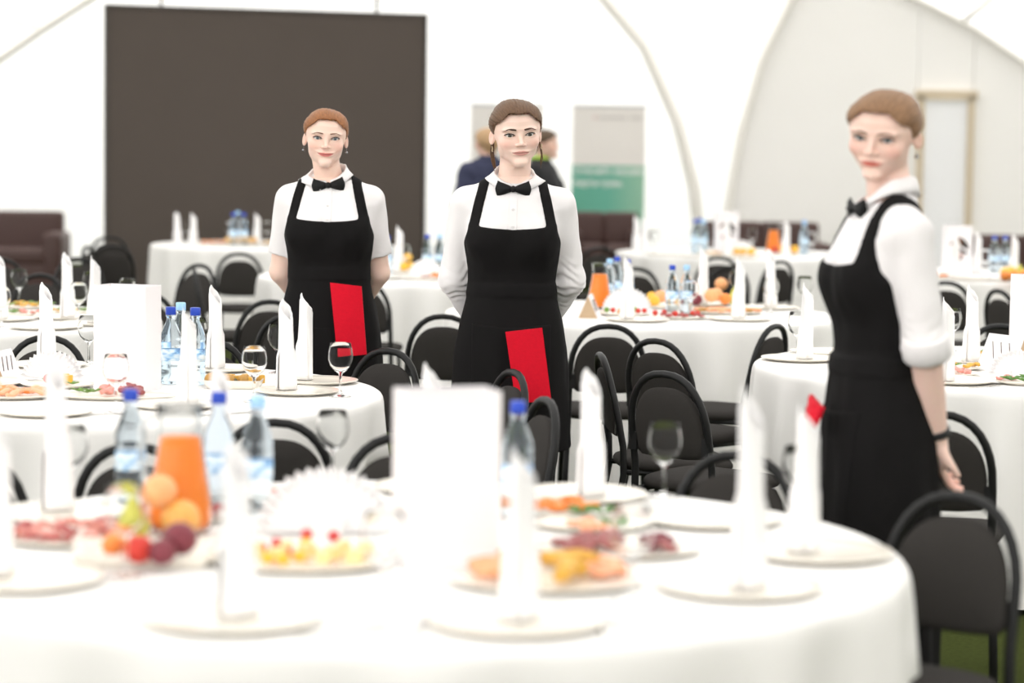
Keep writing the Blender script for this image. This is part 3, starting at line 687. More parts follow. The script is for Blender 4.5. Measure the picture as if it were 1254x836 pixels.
 ('cube', 'orange', 0.02, 'orange_cube', 'orange cube behind the front napkin fan, second from left', 'orange cube behind the front napkin fan on front table', [(-0.47, 5.274, 0.012, 3.5)]),
 ('cube', 'orange', 0.02, 'orange_cube', 'orange cube behind the front napkin fan, third from left', 'orange cube behind the front napkin fan on front table', [(-0.447, 5.265, 0.012, 3.8)]),
 ('cube', 'orange', 0.02, 'orange_cube', 'orange cube behind the front napkin fan, rightmost', 'orange cube behind the front napkin fan on front table', [(-0.438, 5.295, 0.012, 1.0)])]),
 ('platter', -1.556, 7.465, 0.16, 0.13, 0, 'platter of pink salmon at the left edge of the middle left table', [('slice', 'salmon', 0.03, 'salmon_slice', 'pink salmon slice on the left platter of the middle left table', 'pink salmon slice on middle left table', [(-1.456, 7.473, 0.012, 2.1),
 (-1.492, 7.513, 0.012, 1.2),
 (-1.551, 7.526, 0.012, 3.1),
 (-1.62, 7.441, 0.012, 2.9),
 (-1.648, 7.512, 0.012, 1.9),
 (-1.524, 7.367, 0.012, 1.1),
 (-1.564, 7.417, 0.012, 0.9),
 (-1.508, 7.457, 0.012, 5.8),
 (-1.671, 7.422, 0.012, 4.8),
 (-1.453, 7.416, 0.012, 3.0),
 (-1.633, 7.383, 0.012, 1.9),
 (-1.605, 7.541, 0.012, 2.3)]),
 ('curl', 'orange', 0.022, 'shrimp', 'orange shrimp on the left platter of the middle left table, leftmost', 'orange shrimp on middle left table', [(-1.641, 7.445, 0.012, 4.6)]),
 ('curl', 'orange', 0.022, 'shrimp', 'orange shrimp on the left platter of the middle left table, second from left', 'orange shrimp on middle left table', [(-1.571, 7.459, 0.012, 3.6)]),
 ('curl', 'orange', 0.022, 'shrimp', 'orange shrimp on the left platter of the middle left table, third from left', 'orange shrimp on middle left table', [(-1.567, 7.47, 0.012, 1.1)]),
 ('curl', 'orange', 0.022, 'shrimp', 'orange shrimp on the left platter of the middle left table, fourth from left', 'orange shrimp on middle left table', [(-1.567, 7.475, 0.012, 4.2)]),
 ('curl', 'orange', 0.022, 'shrimp', 'orange shrimp on the left platter of the middle left table, fifth from left', 'orange shrimp on middle left table', [(-1.585, 7.562, 0.012, 2.9)]),
 ('curl', 'orange', 0.022, 'shrimp', 'orange shrimp on the left platter of the middle left table, rightmost', 'orange shrimp on middle left table', [(-1.491, 7.464, 0.012, 2.3)])]),
 ('platter', -1.468, 7.79, 0.12, 0.1, 0, 'plate of red and yellow fruit bites left of the white card', [('ball', 'red', 0.018, 'tomato', 'red cherry tomato left of the white card, leftmost', 'red cherry tomato left of the white card on middle left table', [(-1.492, 7.76, 0.012, 1.1)]),
 ('ball', 'red', 0.018, 'tomato', 'red cherry tomato left of the white card, second from left', 'red cherry tomato left of the white card on middle left table', [(-1.489, 7.814, 0.012, 3.1)]),
 ('ball', 'red', 0.018, 'tomato', 'red cherry tomato left of the white card, rightmost', 'red cherry tomato left of the white card on middle left table', [(-1.483, 7.869, 0.012, 1.7)]),
 ('cube', 'yellow', 0.026, 'pepper_cube', 'yellow pepper cube left of the white card, left one', 'yellow pepper cube left of the white card on middle left table', [(-1.462, 7.844, 0.012, 4.1)]),
 ('cube', 'yellow', 0.026, 'pepper_cube', 'yellow pepper cube left of the white card, right one', 'yellow pepper cube left of the white card on middle left table', [(-1.44, 7.794, 0.012, 4.3)]),
 ('leaf', 'greens', 0.015, 'salad_leaf', 'small salad leaf left of the white card, leftmost', 'small salad leaf left of the white card on middle left table', [(-1.506, 7.843, 0.012, 3.3)]),
 ('leaf', 'greens', 0.015, 'salad_leaf', 'small salad leaf left of the white card, second from left', 'small salad leaf left of the white card on middle left table', [(-1.474, 7.794, 0.012, 3.3)]),
 ('leaf', 'greens', 0.015, 'salad_leaf', 'small salad leaf left of the white card, rightmost', 'small salad leaf left of the white card on middle left table', [(-1.412, 7.741, 0.012, 6.1)])]),
 ('platter', -1.233, 7.466, 0.2, 0.1, 0, 'long platter of dark sliced meat before the white card of the middle left table', [('slice', 'beef', 0.028, 'beef_slice', 'dark beef slice before the white card, leftmost', 'dark beef slice before the white card on middle left table', [(-1.213, 7.517, 0.012, 4.6)]),
 ('slice', 'beef', 0.028, 'beef_slice', 'dark beef slice before the white card, second from left', 'dark beef slice before the white card on middle left table', [(-1.214, 7.618, 0.012, 6.1)]),
 ('slice', 'beef', 0.028, 'beef_slice', 'dark beef slice before the white card, third from left', 'dark beef slice before the white card on middle left table', [(-1.216, 7.694, 0.012, 2.1)]),
 ('slice', 'beef', 0.028, 'beef_slice', 'dark beef slice before the white card, fourth from left', 'dark beef slice before the white card on middle left table', [(-1.186, 7.571, 0.012, 6.2)]),
 ('slice', 'beef', 0.028, 'beef_slice', 'dark beef slice before the white card, rightmost', 'dark beef slice before the white card on middle left table', [(-1.159, 7.5, 0.012, 2.1)]),
 ('slice', 'ham', 0.028, 'ham_slice', 'pink ham slice before the white card, leftmost', 'pink ham slice before the white card on middle left table', [(-1.286, 7.582, 0.012, 1.5)]),
 ('slice', 'ham', 0.028, 'ham_slice', 'pink ham slice before the white card, second from left', 'pink ham slice before the white card on middle left table', [(-1.255, 7.463, 0.012, 4.3)]),
 ('slice', 'ham', 0.028, 'ham_slice', 'pink ham slice before the white card, third from left', 'pink ham slice before the white card on middle left table', [(-1.257, 7.536, 0.012, 1.1)]),
 ('slice', 'ham', 0.028, 'ham_slice', 'pink ham slice before the white card, rightmost', 'pink ham slice before the white card on middle left table', [(-1.252, 7.612, 0.012, 3.1)]),
 ('leaf', 'greens', 0.018, 'salad_leaf', 'green sprig before the white card, leftmost', 'green sprig before the white card on middle left table', [(-1.352, 7.523, 0.012, 2.9)]),
 ('leaf', 'greens', 0.018, 'salad_leaf', 'green sprig before the white card, second from left', 'green sprig before the white card on middle left table', [(-1.319, 7.479, 0.012, 3.1)]),
 ('leaf', 'greens', 0.018, 'salad_leaf', 'green sprig before the white card, rightmost', 'green sprig before the white card on middle left table', [(-1.303, 7.505, 0.012, 2.1)])]),
 ('dish', -0.905, 7.859, 0.19, 0.16, 0, 'square dish of golden pickles right of the bottles', [('cube', 'ochre', 0.026, 'pickle_cube', 'golden pickle cube in the square dish', 'golden pickle cube on middle left table', [(-0.928, 7.907, 0.012, 2.4),
 (-0.981, 7.871, 0.012, 3.5),
 (-0.857, 7.831, 0.012, 2.1),
 (-0.881, 7.871, 0.012, 5.6),
 (-0.941, 7.807, 0.012, 0.8),
 (-0.867, 7.916, 0.012, 5.7),
 (-0.932, 7.855, 0.012, 0.6),
 (-0.826, 7.891, 0.012, 0.3),
 (-0.896, 7.862, 0.012, 1.6),
 (-0.945, 7.909, 0.012, 4.1)]),
 ('ball', 'brown', 0.018, 'mushroom', 'brown mushroom in the square dish, leftmost', 'brown mushroom on middle left table', [(-0.98, 7.816, 0.012, 1.1)]),
 ('ball', 'brown', 0.018, 'mushroom', 'brown mushroom in the square dish, second from left', 'brown mushroom on middle left table', [(-0.981, 7.865, 0.012, 0.6)]),
 ('ball', 'brown', 0.018, 'mushroom', 'brown mushroom in the square dish, third from left', 'brown mushroom on middle left table', [(-0.917, 7.806, 0.012, 3.8)]),
 ('ball', 'brown', 0.018, 'mushroom', 'brown mushroom in the square dish, fourth from left', 'brown mushroom on middle left table', [(-0.87, 7.821, 0.012, 4.4)]),
 ('ball', 'brown', 0.018, 'mushroom', 'brown mushroom in the square dish, fifth from left', 'brown mushroom on middle left table', [(-0.842, 7.868, 0.012, 2.3)]),
 ('ball', 'brown', 0.018, 'mushroom', 'brown mushroom in the square dish, rightmost', 'brown mushroom on middle left table', [(-0.846, 7.915, 0.012, 0.7)]),
 ('ball', 'olive', 0.011, 'olive', 'olive in the square dish, leftmost', 'olive on middle left table', [(-0.981, 7.911, 0.012, 1.3)]),
 ('ball', 'olive', 0.011, 'olive', 'olive in the square dish, second from left', 'olive on middle left table', [(-0.966, 7.874, 0.012, 5.5)]),
 ('ball', 'olive', 0.011, 'olive', 'olive in the square dish, third from left', 'olive on middle left table', [(-0.955, 7.838, 0.012, 5.3)]),
 ('ball', 'olive', 0.011, 'olive', 'olive in the square dish, fourth from left', 'olive on middle left table', [(-0.9, 7.822, 0.012, 1.3)]),
 ('ball', 'olive', 0.011, 'olive', 'olive in the square dish, fifth from left', 'olive on middle left table', [(-0.852, 7.844, 0.012, 3.7)]),
 ('ball', 'olive', 0.011, 'olive', 'olive in the square dish, rightmost', 'olive on middle left table', [(-0.827, 7.899, 0.012, 5.9)])]),
 ('platter', 1.036, 11.711, 0.18, 0.13, 0, 'large platter of orange shrimp and fruit on the table beyond the central waitress', [('curl', 'shrimp', 0.026, 'shrimp', 'orange shrimp on the large fruit platter', 'orange shrimp on table right of the central waitress', [(1.103, 11.793, 0.012, 4.5),
 (1.036, 11.757, 0.012, 2.4),
 (1.053, 11.678, 0.012, 0.4),
 (0.968, 11.658, 0.012, 1.1),
 (0.982, 11.749, 0.012, 0.9),
 (1.121, 11.707, 0.012, 5.0),
 (1.045, 11.621, 0.012, 5.1),
 (0.995, 11.698, 0.012, 0.8),
 (0.905, 11.706, 0.012, 1.2),
 (1.022, 11.809, 0.012, 2.8),
 (0.933, 11.763, 0.012, 1.9),
 (1.176, 11.69, 0.012, 6.2),
 (1.103, 11.625, 0.012, 0.6),
 (1.136, 11.757, 0.012, 3.0),
 (1.086, 11.745, 0.012, 1.6),
 (0.993, 11.612, 0.012, 4.5)]),
 ('curl', 'brown', 0.022, 'shrimp', 'brown shrimp at the rim of the large fruit platter, leftmost', 'brown shrimp at the rim of the large fruit platter on table right of the central waitress', [(0.914, 11.703, 0.012, 0.4)]),
 ('curl', 'brown', 0.022, 'shrimp', 'brown shrimp at the rim of the large fruit platter, second from left', 'brown shrimp at the rim of the large fruit platter on table right of the central waitress', [(0.922, 11.662, 0.012, 0.7)]),
 ('curl', 'brown', 0.022, 'shrimp', 'brown shrimp at the rim of the large fruit platter, third from left', 'brown shrimp at the rim of the large fruit platter on table right of the central waitress', [(0.963, 11.801, 0.012, 3.2)]),
 ('curl', 'brown', 0.022, 'shrimp', 'brown shrimp at the rim of the large fruit platter, fourth from left', 'brown shrimp at the rim of the large fruit platter on table right of the central waitress', [(0.955, 11.68, 0.012, 6.2)]),
 ('curl', 'brown', 0.022, 'shrimp', 'brown shrimp at the rim of the large fruit platter, rightmost', 'brown shrimp at the rim of the large fruit platter on table right of the central waitress', [(1.139, 11.654, 0.012, 0.1)]),
 ('ball', 'peach', 0.036, 'peach', 'orange-pink peach heaped on the large shrimp platter, left one', 'orange-pink peach heaped on table right of the central waitress', [(0.992, 12.056, 0.03, 1.3)]),
 ('ball', 'peach', 0.036, 'peach', 'orange-pink peach heaped on the large shrimp platter, right one', 'orange-pink peach heaped on table right of the central waitress', [(1.038, 12.313, 0.02, 2.2)]),
 ('pear', 'pear', 0.034, 'pear', 'green pear leaning on the large shrimp platter', 'green pear leaning on table right of the central waitress', [(1.12, 12.205, 0.012, 3.1)]),
 ('ball', 'peach', 0.035, 'peach', 'pink peach topping the large shrimp platter', 'pink peach topping the large shrimp platter on table right of the central waitress', [(1.109, 12.855, 0.045, 4.4)]),
 ('ball', 'orange', 0.03, 'orange', 'orange on the large shrimp platter', 'orange on table right of the central waitress', [(1.063, 12.07, 0.02, 0.9)]),
 ('ball', 'plum', 0.03, 'plum', 'dark plum at the left of the large shrimp platter', 'dark plum at the left of the large shrimp platter on table right of the central waitress', [(0.922, 12.102, 0.012, 4.6)])]),
 ('platter', 0.728, 12.061, 0.14, 0.1, 0, 'plate of yellow and red fruit behind the bottles right of the central waitress', [('ball', 'yellow', 0.028, 'lemon', 'yellow lemon behind the bottles, left one', 'yellow lemon behind the bottles on table right of the central waitress', [(0.709, 12.306, 0.012, 4.8)]),
 ('ball', 'yellow', 0.028, 'lemon', 'yellow lemon behind the bottles, right one', 'yellow lemon behind the bottles on table right of the central waitress', [(0.704, 11.996, 0.012, 2.2)]),
 ('ball', 'peach', 0.034, 'peach', 'red peach behind the bottles', 'red peach behind the bottles on table right of the central waitress', [(0.752, 12.252, 0.012, 0.7)]),
 ('cube', 'yellow', 0.02, 'pepper_cube', 'yellow pepper cube behind the bottles, leftmost', 'yellow pepper cube behind the bottles on table right of the central waitress', [(0.641, 12.04, 0.012, 5.9)]),
 ('cube', 'yellow', 0.02, 'pepper_cube', 'yellow pepper cube behind the bottles, second from left', 'yellow pepper cube behind the bottles on table right of the central waitress', [(0.666, 12.101, 0.012, 4.3)]),
 ('cube', 'yellow', 0.02, 'pepper_cube', 'yellow pepper cube behind the bottles, third from left', 'yellow pepper cube behind the bottles on table right of the central waitress', [(0.679, 11.991, 0.012, 5.7)]),
 ('cube', 'yellow', 0.02, 'pepper_cube', 'yellow pepper cube behind the bottles, fourth from left', 'yellow pepper cube behind the bottles on table right of the central waitress', [(0.722, 12.107, 0.012, 0.6)]),
 ('cube', 'yellow', 0.02, 'pepper_cube', 'yellow pepper cube behind the bottles, rightmost', 'yellow pepper cube behind the bottles on table right of the central waitress', [(0.817, 12.03, 0.012, 1.5)])]),
 ('platter', 0.781, 11.317, 0.14, 0.1, 0, 'plate of dark red salad right of the standing napkin', [('slice', 'salami', 0.026, 'salami_slice', 'red salami slice right of the standing napkin, leftmost', 'red salami slice right of the standing napkin on table right of the central waitress', [(0.718, 11.302, 0.012, 3.8)]),
 ('slice', 'salami', 0.026, 'salami_slice', 'red salami slice right of the standing napkin, second from left', 'red salami slice right of the standing napkin on table right of the central waitress', [(0.73, 11.247, 0.012, 5.0)]),
 ('slice', 'salami', 0.026, 'salami_slice', 'red salami slice right of the standing napkin, third from left', 'red salami slice right of the standing napkin on table right of the central waitress', [(0.766, 11.375, 0.012, 2.0)]),
 ('slice', 'salami', 0.026, 'salami_slice', 'red salami slice right of the standing napkin, fourth from left', 'red salami slice right of the standing napkin on table right of the central waitress', [(0.79, 11.335, 0.012, 5.4)]),
 ('slice', 'salami', 0.026, 'salami_slice', 'red salami slice right of the standing napkin, fifth from left', 'red salami slice right of the standing napkin on table right of the central waitress', [(0.804, 11.249, 0.012, 5.2)]),
 ('slice', 'salami', 0.026, 'salami_slice', 'red salami slice right of the standing napkin, rightmost', 'red salami slice right of the standing napkin on table right of the central waitress', [(0.873, 11.284, 0.012, 3.7)]),
 ('leaf', 'olive', 0.016, 'salad_leaf', 'dark salad leaf right of the standing napkin, leftmost', 'dark salad leaf right of the standing napkin on table right of the central waitress', [(0.709, 11.351, 0.012, 5.4)]),
 ('leaf', 'olive', 0.016, 'salad_leaf', 'dark salad leaf right of the standing napkin, second from left', 'dark salad leaf right of the standing napkin on table right of the central waitress', [(0.826, 11.389, 0.012, 3.0)]),
 ('leaf', 'olive', 0.016, 'salad_leaf', 'dark salad leaf right of the standing napkin, third from left', 'dark salad leaf right of the standing napkin on table right of the central waitress', [(0.824, 11.297, 0.012, 1.0)]),
 ('leaf', 'olive', 0.016, 'salad_leaf', 'dark salad leaf right of the standing napkin, rightmost', 'dark salad leaf right of the standing napkin on table right of the central waitress', [(0.843, 11.353, 0.012, 4.3)]),
 ('ball', 'red', 0.014, 'tomato', 'red tomato right of the standing napkin, leftmost', 'red tomato right of the standing napkin on table right of the central waitress', [(0.67, 11.325, 0.012, 2.6)]),
 ('ball', 'red', 0.014, 'tomato', 'red tomato right of the standing napkin, second from left', 'red tomato right of the standing napkin on table right of the central waitress', [(0.715, 11.367, 0.012, 3.0)]),
 ('ball', 'red', 0.014, 'tomato', 'red tomato right of the standing napkin, third from left', 'red tomato right of the standing napkin on table right of the central waitress', [(0.762, 11.287, 0.012, 3.6)]),
 ('ball', 'red', 0.014, 'tomato', 'red tomato right of the standing napkin, fourth from left', 'red tomato right of the standing napkin on table right of the central waitress', [(0.845, 11.32, 0.012, 1.0)]),
 ('ball', 'red', 0.014, 'tomato', 'red tomato right of the standing napkin, rightmost', 'red tomato right of the standing napkin on table right of the central waitress', [(0.87, 11.334, 0.012, 1.7)])]),
 ('platter', 0.528, 11.506, 0.14, 0.1, 0, 'plate of orange bites before the paper napkin fan', [('cube', 'orange', 0.018, 'orange_cube', 'orange bite before the napkin fan, leftmost', 'orange bite before the napkin fan on table right of the central waitress', [(0.509, 11.457, 0.012, 1.4)]),
 ('cube', 'orange', 0.018, 'orange_cube', 'orange bite before the napkin fan, second from left', 'orange bite before the napkin fan on table right of the central waitress', [(0.52, 11.541, 0.012, 2.4)]),
 ('cube', 'orange', 0.018, 'orange_cube', 'orange bite before the napkin fan, third from left', 'orange bite before the napkin fan on table right of the central waitress', [(0.546, 11.504, 0.012, 1.8)]),
 ('cube', 'orange', 0.018, 'orange_cube', 'orange bite before the napkin fan, rightmost', 'orange bite before the napkin fan on table right of the central waitress', [(0.551, 11.547, 0.012, 5.7)]),
 ('ball', 'greens', 0.014, 'pea', 'green olive before the napkin fan, left one', 'green olive before the napkin fan on table right of the central waitress', [(0.449, 11.49, 0.012, 5.6)]),
 ('ball', 'greens', 0.014, 'pea', 'green olive before the napkin fan, right one', 'green olive before the napkin fan on table right of the central waitress', [(0.584, 11.563, 0.012, 1.8)]),
 ('ball', 'red', 0.013, 'tomato', 'tomato before the napkin fan, leftmost', 'tomato before the napkin fan on table right of the central waitress', [(0.479, 11.498, 0.012, 1.5)]),
 ('ball', 'red', 0.013, 'tomato', 'tomato before the napkin fan, second from left', 'tomato before the napkin fan on table right of the central waitress', [(0.598, 11.469, 0.012, 4.7)]),
 ('ball', 'red', 0.013, 'tomato', 'tomato before the napkin fan, rightmost', 'tomato before the napkin fan on table right of the central waitress', [(0.629, 11.492, 0.012, 4.3)])]),
 ('platter', -2.098, 18.769, 0.15, 0.12, 0, 'plate of orange bread behind the bottles before the screen', [('ball', 'bread', 0.026, 'bread_roll', 'golden bread roll on the table before the screen, leftmost', 'golden bread roll on table before the dark screen', [(-2.217, 18.774, 0.012, 0.0)]),
 ('ball', 'bread', 0.026, 'bread_roll', 'golden bread roll on the table before the screen, second from left', 'golden bread roll on table before the dark screen', [(-2.146, 18.72, 0.012, 5.0)]),
 ('ball', 'bread', 0.026, 'bread_roll', 'golden bread roll on the table before the screen, third from left', 'golden bread roll on table before the dark screen', [(-2.15, 18.834, 0.012, 6.0)]),
 ('ball', 'bread', 0.026, 'bread_roll', 'golden bread roll on the table before the screen, fourth from left', 'golden bread roll on table before the dark screen', [(-2.098, 18.838, 0.012, 2.0)]),
 ('ball', 'bread', 0.026, 'bread_roll', 'golden bread roll on the table before the screen, fifth from left', 'golden bread roll on table before the dark screen', [(-2.049, 18.769, 0.012, 3.8)]),
 ('ball', 'bread', 0.026, 'bread_roll', 'golden bread roll on the table before the screen, rightmost', 'golden bread roll on table before the dark screen', [(-2.017, 18.818, 0.012, 5.8)])]),
 ('platter', -2.345, 18.832, 0.12, 0.1, 0, 'plate of orange bites between the glasses before the screen', [('slice', 'orange', 0.03, 'orange_slice', 'orange slice on the table before the screen, leftmost', 'orange slice on table before the dark screen', [(-2.415, 18.842, 0.012, 5.0)]),
 ('slice', 'orange', 0.03, 'orange_slice', 'orange slice on the table before the screen, second from left', 'orange slice on table before the dark screen', [(-2.402, 18.769, 0.012, 5.2)]),
 ('slice', 'orange', 0.03, 'orange_slice', 'orange slice on the table before the screen, third from left', 'orange slice on table before the dark screen', [(-2.349, 18.784, 0.012, 4.7)]),
 ('slice', 'orange', 0.03, 'orange_slice', 'orange slice on the table before the screen, fourth from left', 'orange slice on table before the dark screen', [(-2.356, 18.855, 0.012, 3.5)]),
 ('slice', 'orange', 0.03, 'orange_slice', 'orange slice on the table before the screen, fifth from left', 'orange slice on table before the dark screen', [(-2.303, 18.892, 0.012, 3.6)]),
 ('slice', 'orange', 0.03, 'orange_slice', 'orange slice on the table before the screen, rightmost', 'orange slice on table before the dark screen', [(-2.265, 18.82, 0.012, 5.7)])]),
 ('platter', -1.853, 18.837, 0.12, 0.1, 0, 'plate of orange bites right of the glass before the screen', [('slice', 'bread', 0.035, 'bread_slice', 'orange bread slice right of the glass before the screen, leftmost', 'orange bread slice right of the glass before the screen on table before the dark screen', [(-1.926, 18.824, 0.012, 0.1)]),
 ('slice', 'bread', 0.035, 'bread_slice', 'orange bread slice right of the glass before the screen, second from left', 'orange bread slice right of the glass before the screen on table before the dark screen', [(-1.884, 18.763, 0.012, 4.6)]),
 ('slice', 'bread', 0.035, 'bread_slice', 'orange bread slice right of the glass before the screen, third from left', 'orange bread slice right of the glass before the screen on table before the dark screen', [(-1.864, 18.832, 0.012, 0.2)]),
 ('slice', 'bread', 0.035, 'bread_slice', 'orange bread slice right of the glass before the screen, fourth from left', 'orange bread slice right of the glass before the screen on table before the dark screen', [(-1.867, 18.907, 0.012, 3.4)]),
 ('slice', 'bread', 0.035, 'bread_slice', 'orange bread slice right of the glass before the screen, fifth from left', 'orange bread slice right of the glass before the screen on table before the dark screen', [(-1.819, 18.785, 0.012, 3.1)]),
 ('slice', 'bread', 0.035, 'bread_slice', 'orange bread slice right of the glass before the screen, rightmost', 'orange bread slice right of the glass before the screen on table before the dark screen', [(-1.757, 18.843, 0.012, 0.0)])]),
 ('platter', -0.478, 14.327, 0.19, 0.11, 0, 'platter of red-brown meat between the two left waitresses', [('slice', 'orange', 0.028, 'meat_slice', 'orange-red meat slice between the two left waitresses, leftmost', 'orange-red meat slice between the two left waitresses on table between the left waitresses', [(-0.472, 14.417, 0.012, 3.9)]),
 ('slice', 'orange', 0.028, 'meat_slice', 'orange-red meat slice between the two left waitresses, second from left', 'orange-red meat slice between the two left waitresses on table between the left waitresses', [(-0.464, 14.599, 0.012, 3.9)]),
 ('slice', 'orange', 0.028, 'meat_slice', 'orange-red meat slice between the two left waitresses, third from left', 'orange-red meat slice between the two left waitresses on table between the left waitresses', [(-0.44, 14.337, 0.012, 3.3)]),
 ('slice', 'orange', 0.028, 'meat_slice', 'orange-red meat slice between the two left waitresses, rightmost', 'orange-red meat slice between the two left waitresses on table between the left waitresses', [(-0.411, 14.344, 0.012, 3.2)]),
 ('slice', 'beef', 0.026, 'beef_slice', 'dark slice between the two left waitresses, left one', 'dark slice between the two left waitresses on table between the left waitresses', [(-0.517, 14.317, 0.012, 5.8)]),
 ('slice', 'beef', 0.026, 'beef_slice', 'dark slice between the two left waitresses, right one', 'dark slice between the two left waitresses on table between the left waitresses', [(-0.382, 14.351, 0.012, 2.1)])]),
 ('platter', -0.645, 14.956, 0.11, 0.09, 0, 'plate of yellow fruit between the two left waitresses', [('ball', 'yellow', 0.028, 'lemon', 'yellow lemon between the two left waitresses, leftmost', 'yellow lemon between the two left waitresses on table between the left waitresses', [(-0.679, 15.044, 0.012, 3.0)]),
 ('ball', 'yellow', 0.028, 'lemon', 'yellow lemon between the two left waitresses, second from left', 'yellow lemon between the two left waitresses on table between the left waitresses', [(-0.663, 15.244, 0.06, 1.7)]),
 ('ball', 'yellow', 0.028, 'lemon', 'yellow lemon between the two left waitresses, rightmost', 'yellow lemon between the two left waitresses on table between the left waitresses', [(-0.634, 15.056, 0.012, 5.3)])]),
 ('platter', 1.598, 8.873, 0.14, 0.11, 0, 'plate of golden salad behind the standing napkin, right of the profile waitress', [('slice', 'ochre', 0.026, 'potato_slice', 'golden potato slice right of the profile waitress', 'golden potato slice right of the profile waitress on table behind the profile waitress', [(1.585, 8.938, 0.012, 3.5),
 (1.621, 8.908, 0.012, 3.0),
 (1.673, 8.822, 0.012, 0.7),
 (1.705, 8.867, 0.012, 5.1),
 (1.542, 8.801, 0.012, 1.8),
 (1.528, 8.921, 0.012, 4.4),
 (1.502, 8.879, 0.012, 5.7),
 (1.595, 8.811, 0.012, 0.2)]),
 ('leaf', 'greens', 0.02, 'dill_leaf', 'green dill right of the profile waitress, leftmost', 'green dill right of the profile waitress on table behind the profile waitress', [(1.544, 8.853, 0.012, 5.9)]),
 ('leaf', 'greens', 0.02, 'dill_leaf', 'green dill right of the profile waitress, second from left', 'green dill right of the profile waitress on table behind the profile waitress', [(1.578, 8.885, 0.012, 3.6)]),
 ('leaf', 'greens', 0.02, 'dill_leaf', 'green dill right of the profile waitress, rightmost', 'green dill right of the profile waitress on table behind the profile waitress', [(1.622, 8.851, 0.012, 4.5)])]),
 ('platter', 1.56, 8.629, 0.12, 0.1, 0, 'plate of pink meat touching the elbow side of the profile waitress', [('slice', 'ham', 0.026, 'ham_slice', 'pink ham slice beside the elbow of the profile waitress', 'pink ham slice beside the elbow of the profile waitress on table behind the profile waitress', [(1.489, 8.674, 0.012, 5.4),
 (1.61, 8.692, 0.012, 3.6),
 (1.623, 8.571, 0.012, 1.4),
 (1.604, 8.631, 0.012, 2.3),
 (1.529, 8.638, 0.012, 5.2),
 (1.471, 8.602, 0.012, 4.7),
 (1.551, 8.565, 0.012, 3.8),
 (1.567, 8.676, 0.012, 1.4)])]),
 ('platter', 1.796, 8.339, 0.12, 0.09, 0, 'plate of greens at the right edge of the table behind the profile waitress', [('leaf', 'leaf', 0.026, 'salad_leaf', 'green salad leaf at the right edge, leftmost', 'green salad leaf at the right edge on table behind the profile waitress', [(1.728, 8.326, 0.012, 1.7)]),
 ('leaf', 'leaf', 0.026, 'salad_leaf', 'green salad leaf at the right edge, second from left', 'green salad leaf at the right edge on table behind the profile waitress', [(1.771, 8.273, 0.012, 4.9)]),
 ('leaf', 'leaf', 0.026, 'salad_leaf', 'green salad leaf at the right edge, third from left', 'green salad leaf at the right edge on table behind the profile waitress', [(1.798, 8.38, 0.012, 2.2)]),
 ('leaf', 'leaf', 0.026, 'salad_leaf', 'green salad leaf at the right edge, fourth from left', 'green salad leaf at the right edge on table behind the profile waitress', [(1.81, 8.311, 0.012, 5.9)]),
 ('leaf', 'leaf', 0.026, 'salad_leaf', 'green salad leaf at the right edge, fifth from left', 'green salad leaf at the right edge on table behind the profile waitress', [(1.843, 8.397, 0.012, 2.4)]),
 ('leaf', 'leaf', 0.026, 'salad_leaf', 'green salad leaf at the right edge, rightmost', 'green salad leaf at the right edge on table behind the profile waitress', [(1.867, 8.337, 0.012, 0.4)]),
 ('slice', 'ham', 0.024, 'ham_slice', 'pink ham slice at the right edge, leftmost', 'pink ham slice at the right edge on table behind the profile waitress', [(1.709, 8.368, 0.012, 6.2)]),
 ('slice', 'ham', 0.024, 'ham_slice', 'pink ham slice at the right edge, second from left', 'pink ham slice at the right edge on table behind the profile waitress', [(1.742, 8.398, 0.012, 3.0)]),
 ('slice', 'ham', 0.024, 'ham_slice', 'pink ham slice at the right edge, rightmost', 'pink ham slice at the right edge on table behind the profile waitress', [(1.86, 8.292, 0.012, 4.9)])]),
 ('platter', 1.92, 9.454, 0.12, 0.09, 0, 'plate of golden salad behind the tent card of the right table', [('slice', 'ochre', 0.024, 'potato_slice', 'golden potato slice behind the tent card, leftmost', 'golden potato slice behind the tent card on table behind the profile waitress', [(1.859, 9.445, 0.012, 0.5)]),
 ('slice', 'ochre', 0.024, 'potato_slice', 'golden potato slice behind the tent card, second from left', 'golden potato slice behind the tent card on table behind the profile waitress', [(1.872, 9.394, 0.012, 1.0)]),
 ('slice', 'ochre', 0.024, 'potato_slice', 'golden potato slice behind the tent card, third from left', 'golden potato slice behind the tent card on table behind the profile waitress', [(1.916, 9.513, 0.012, 2.2)]),
 ('slice', 'ochre', 0.024, 'potato_slice', 'golden potato slice behind the tent card, fourth from left', 'golden potato slice behind the tent card on table behind the profile waitress', [(1.937, 9.461, 0.012, 0.5)]),
 ('slice', 'ochre', 0.024, 'potato_slice', 'golden potato slice behind the tent card, fifth from left', 'golden potato slice behind the tent card on table behind the profile waitress', [(1.96, 9.413, 0.012, 0.6)]),
 ('slice', 'ochre', 0.024, 'potato_slice', 'golden potato slice behind the tent card, rightmost', 'golden potato slice behind the tent card on table behind the profile waitress', [(1.985, 9.469, 0.012, 1.1)]),
 ('leaf', 'greens', 0.018, 'dill_leaf', 'green dill behind the tent card, leftmost', 'green dill behind the tent card on table behind the profile waitress', [(1.845, 9.493, 0.012, 1.9)]),
 ('leaf', 'greens', 0.018, 'dill_leaf', 'green dill behind the tent card, second from left', 'green dill behind the tent card on table behind the profile waitress', [(1.916, 9.421, 0.012, 2.6)]),
 ('leaf', 'greens', 0.018, 'dill_leaf', 'green dill behind the tent card, rightmost', 'green dill behind the tent card on table behind the profile waitress', [(2.0, 9.429, 0.012, 5.0)])]),
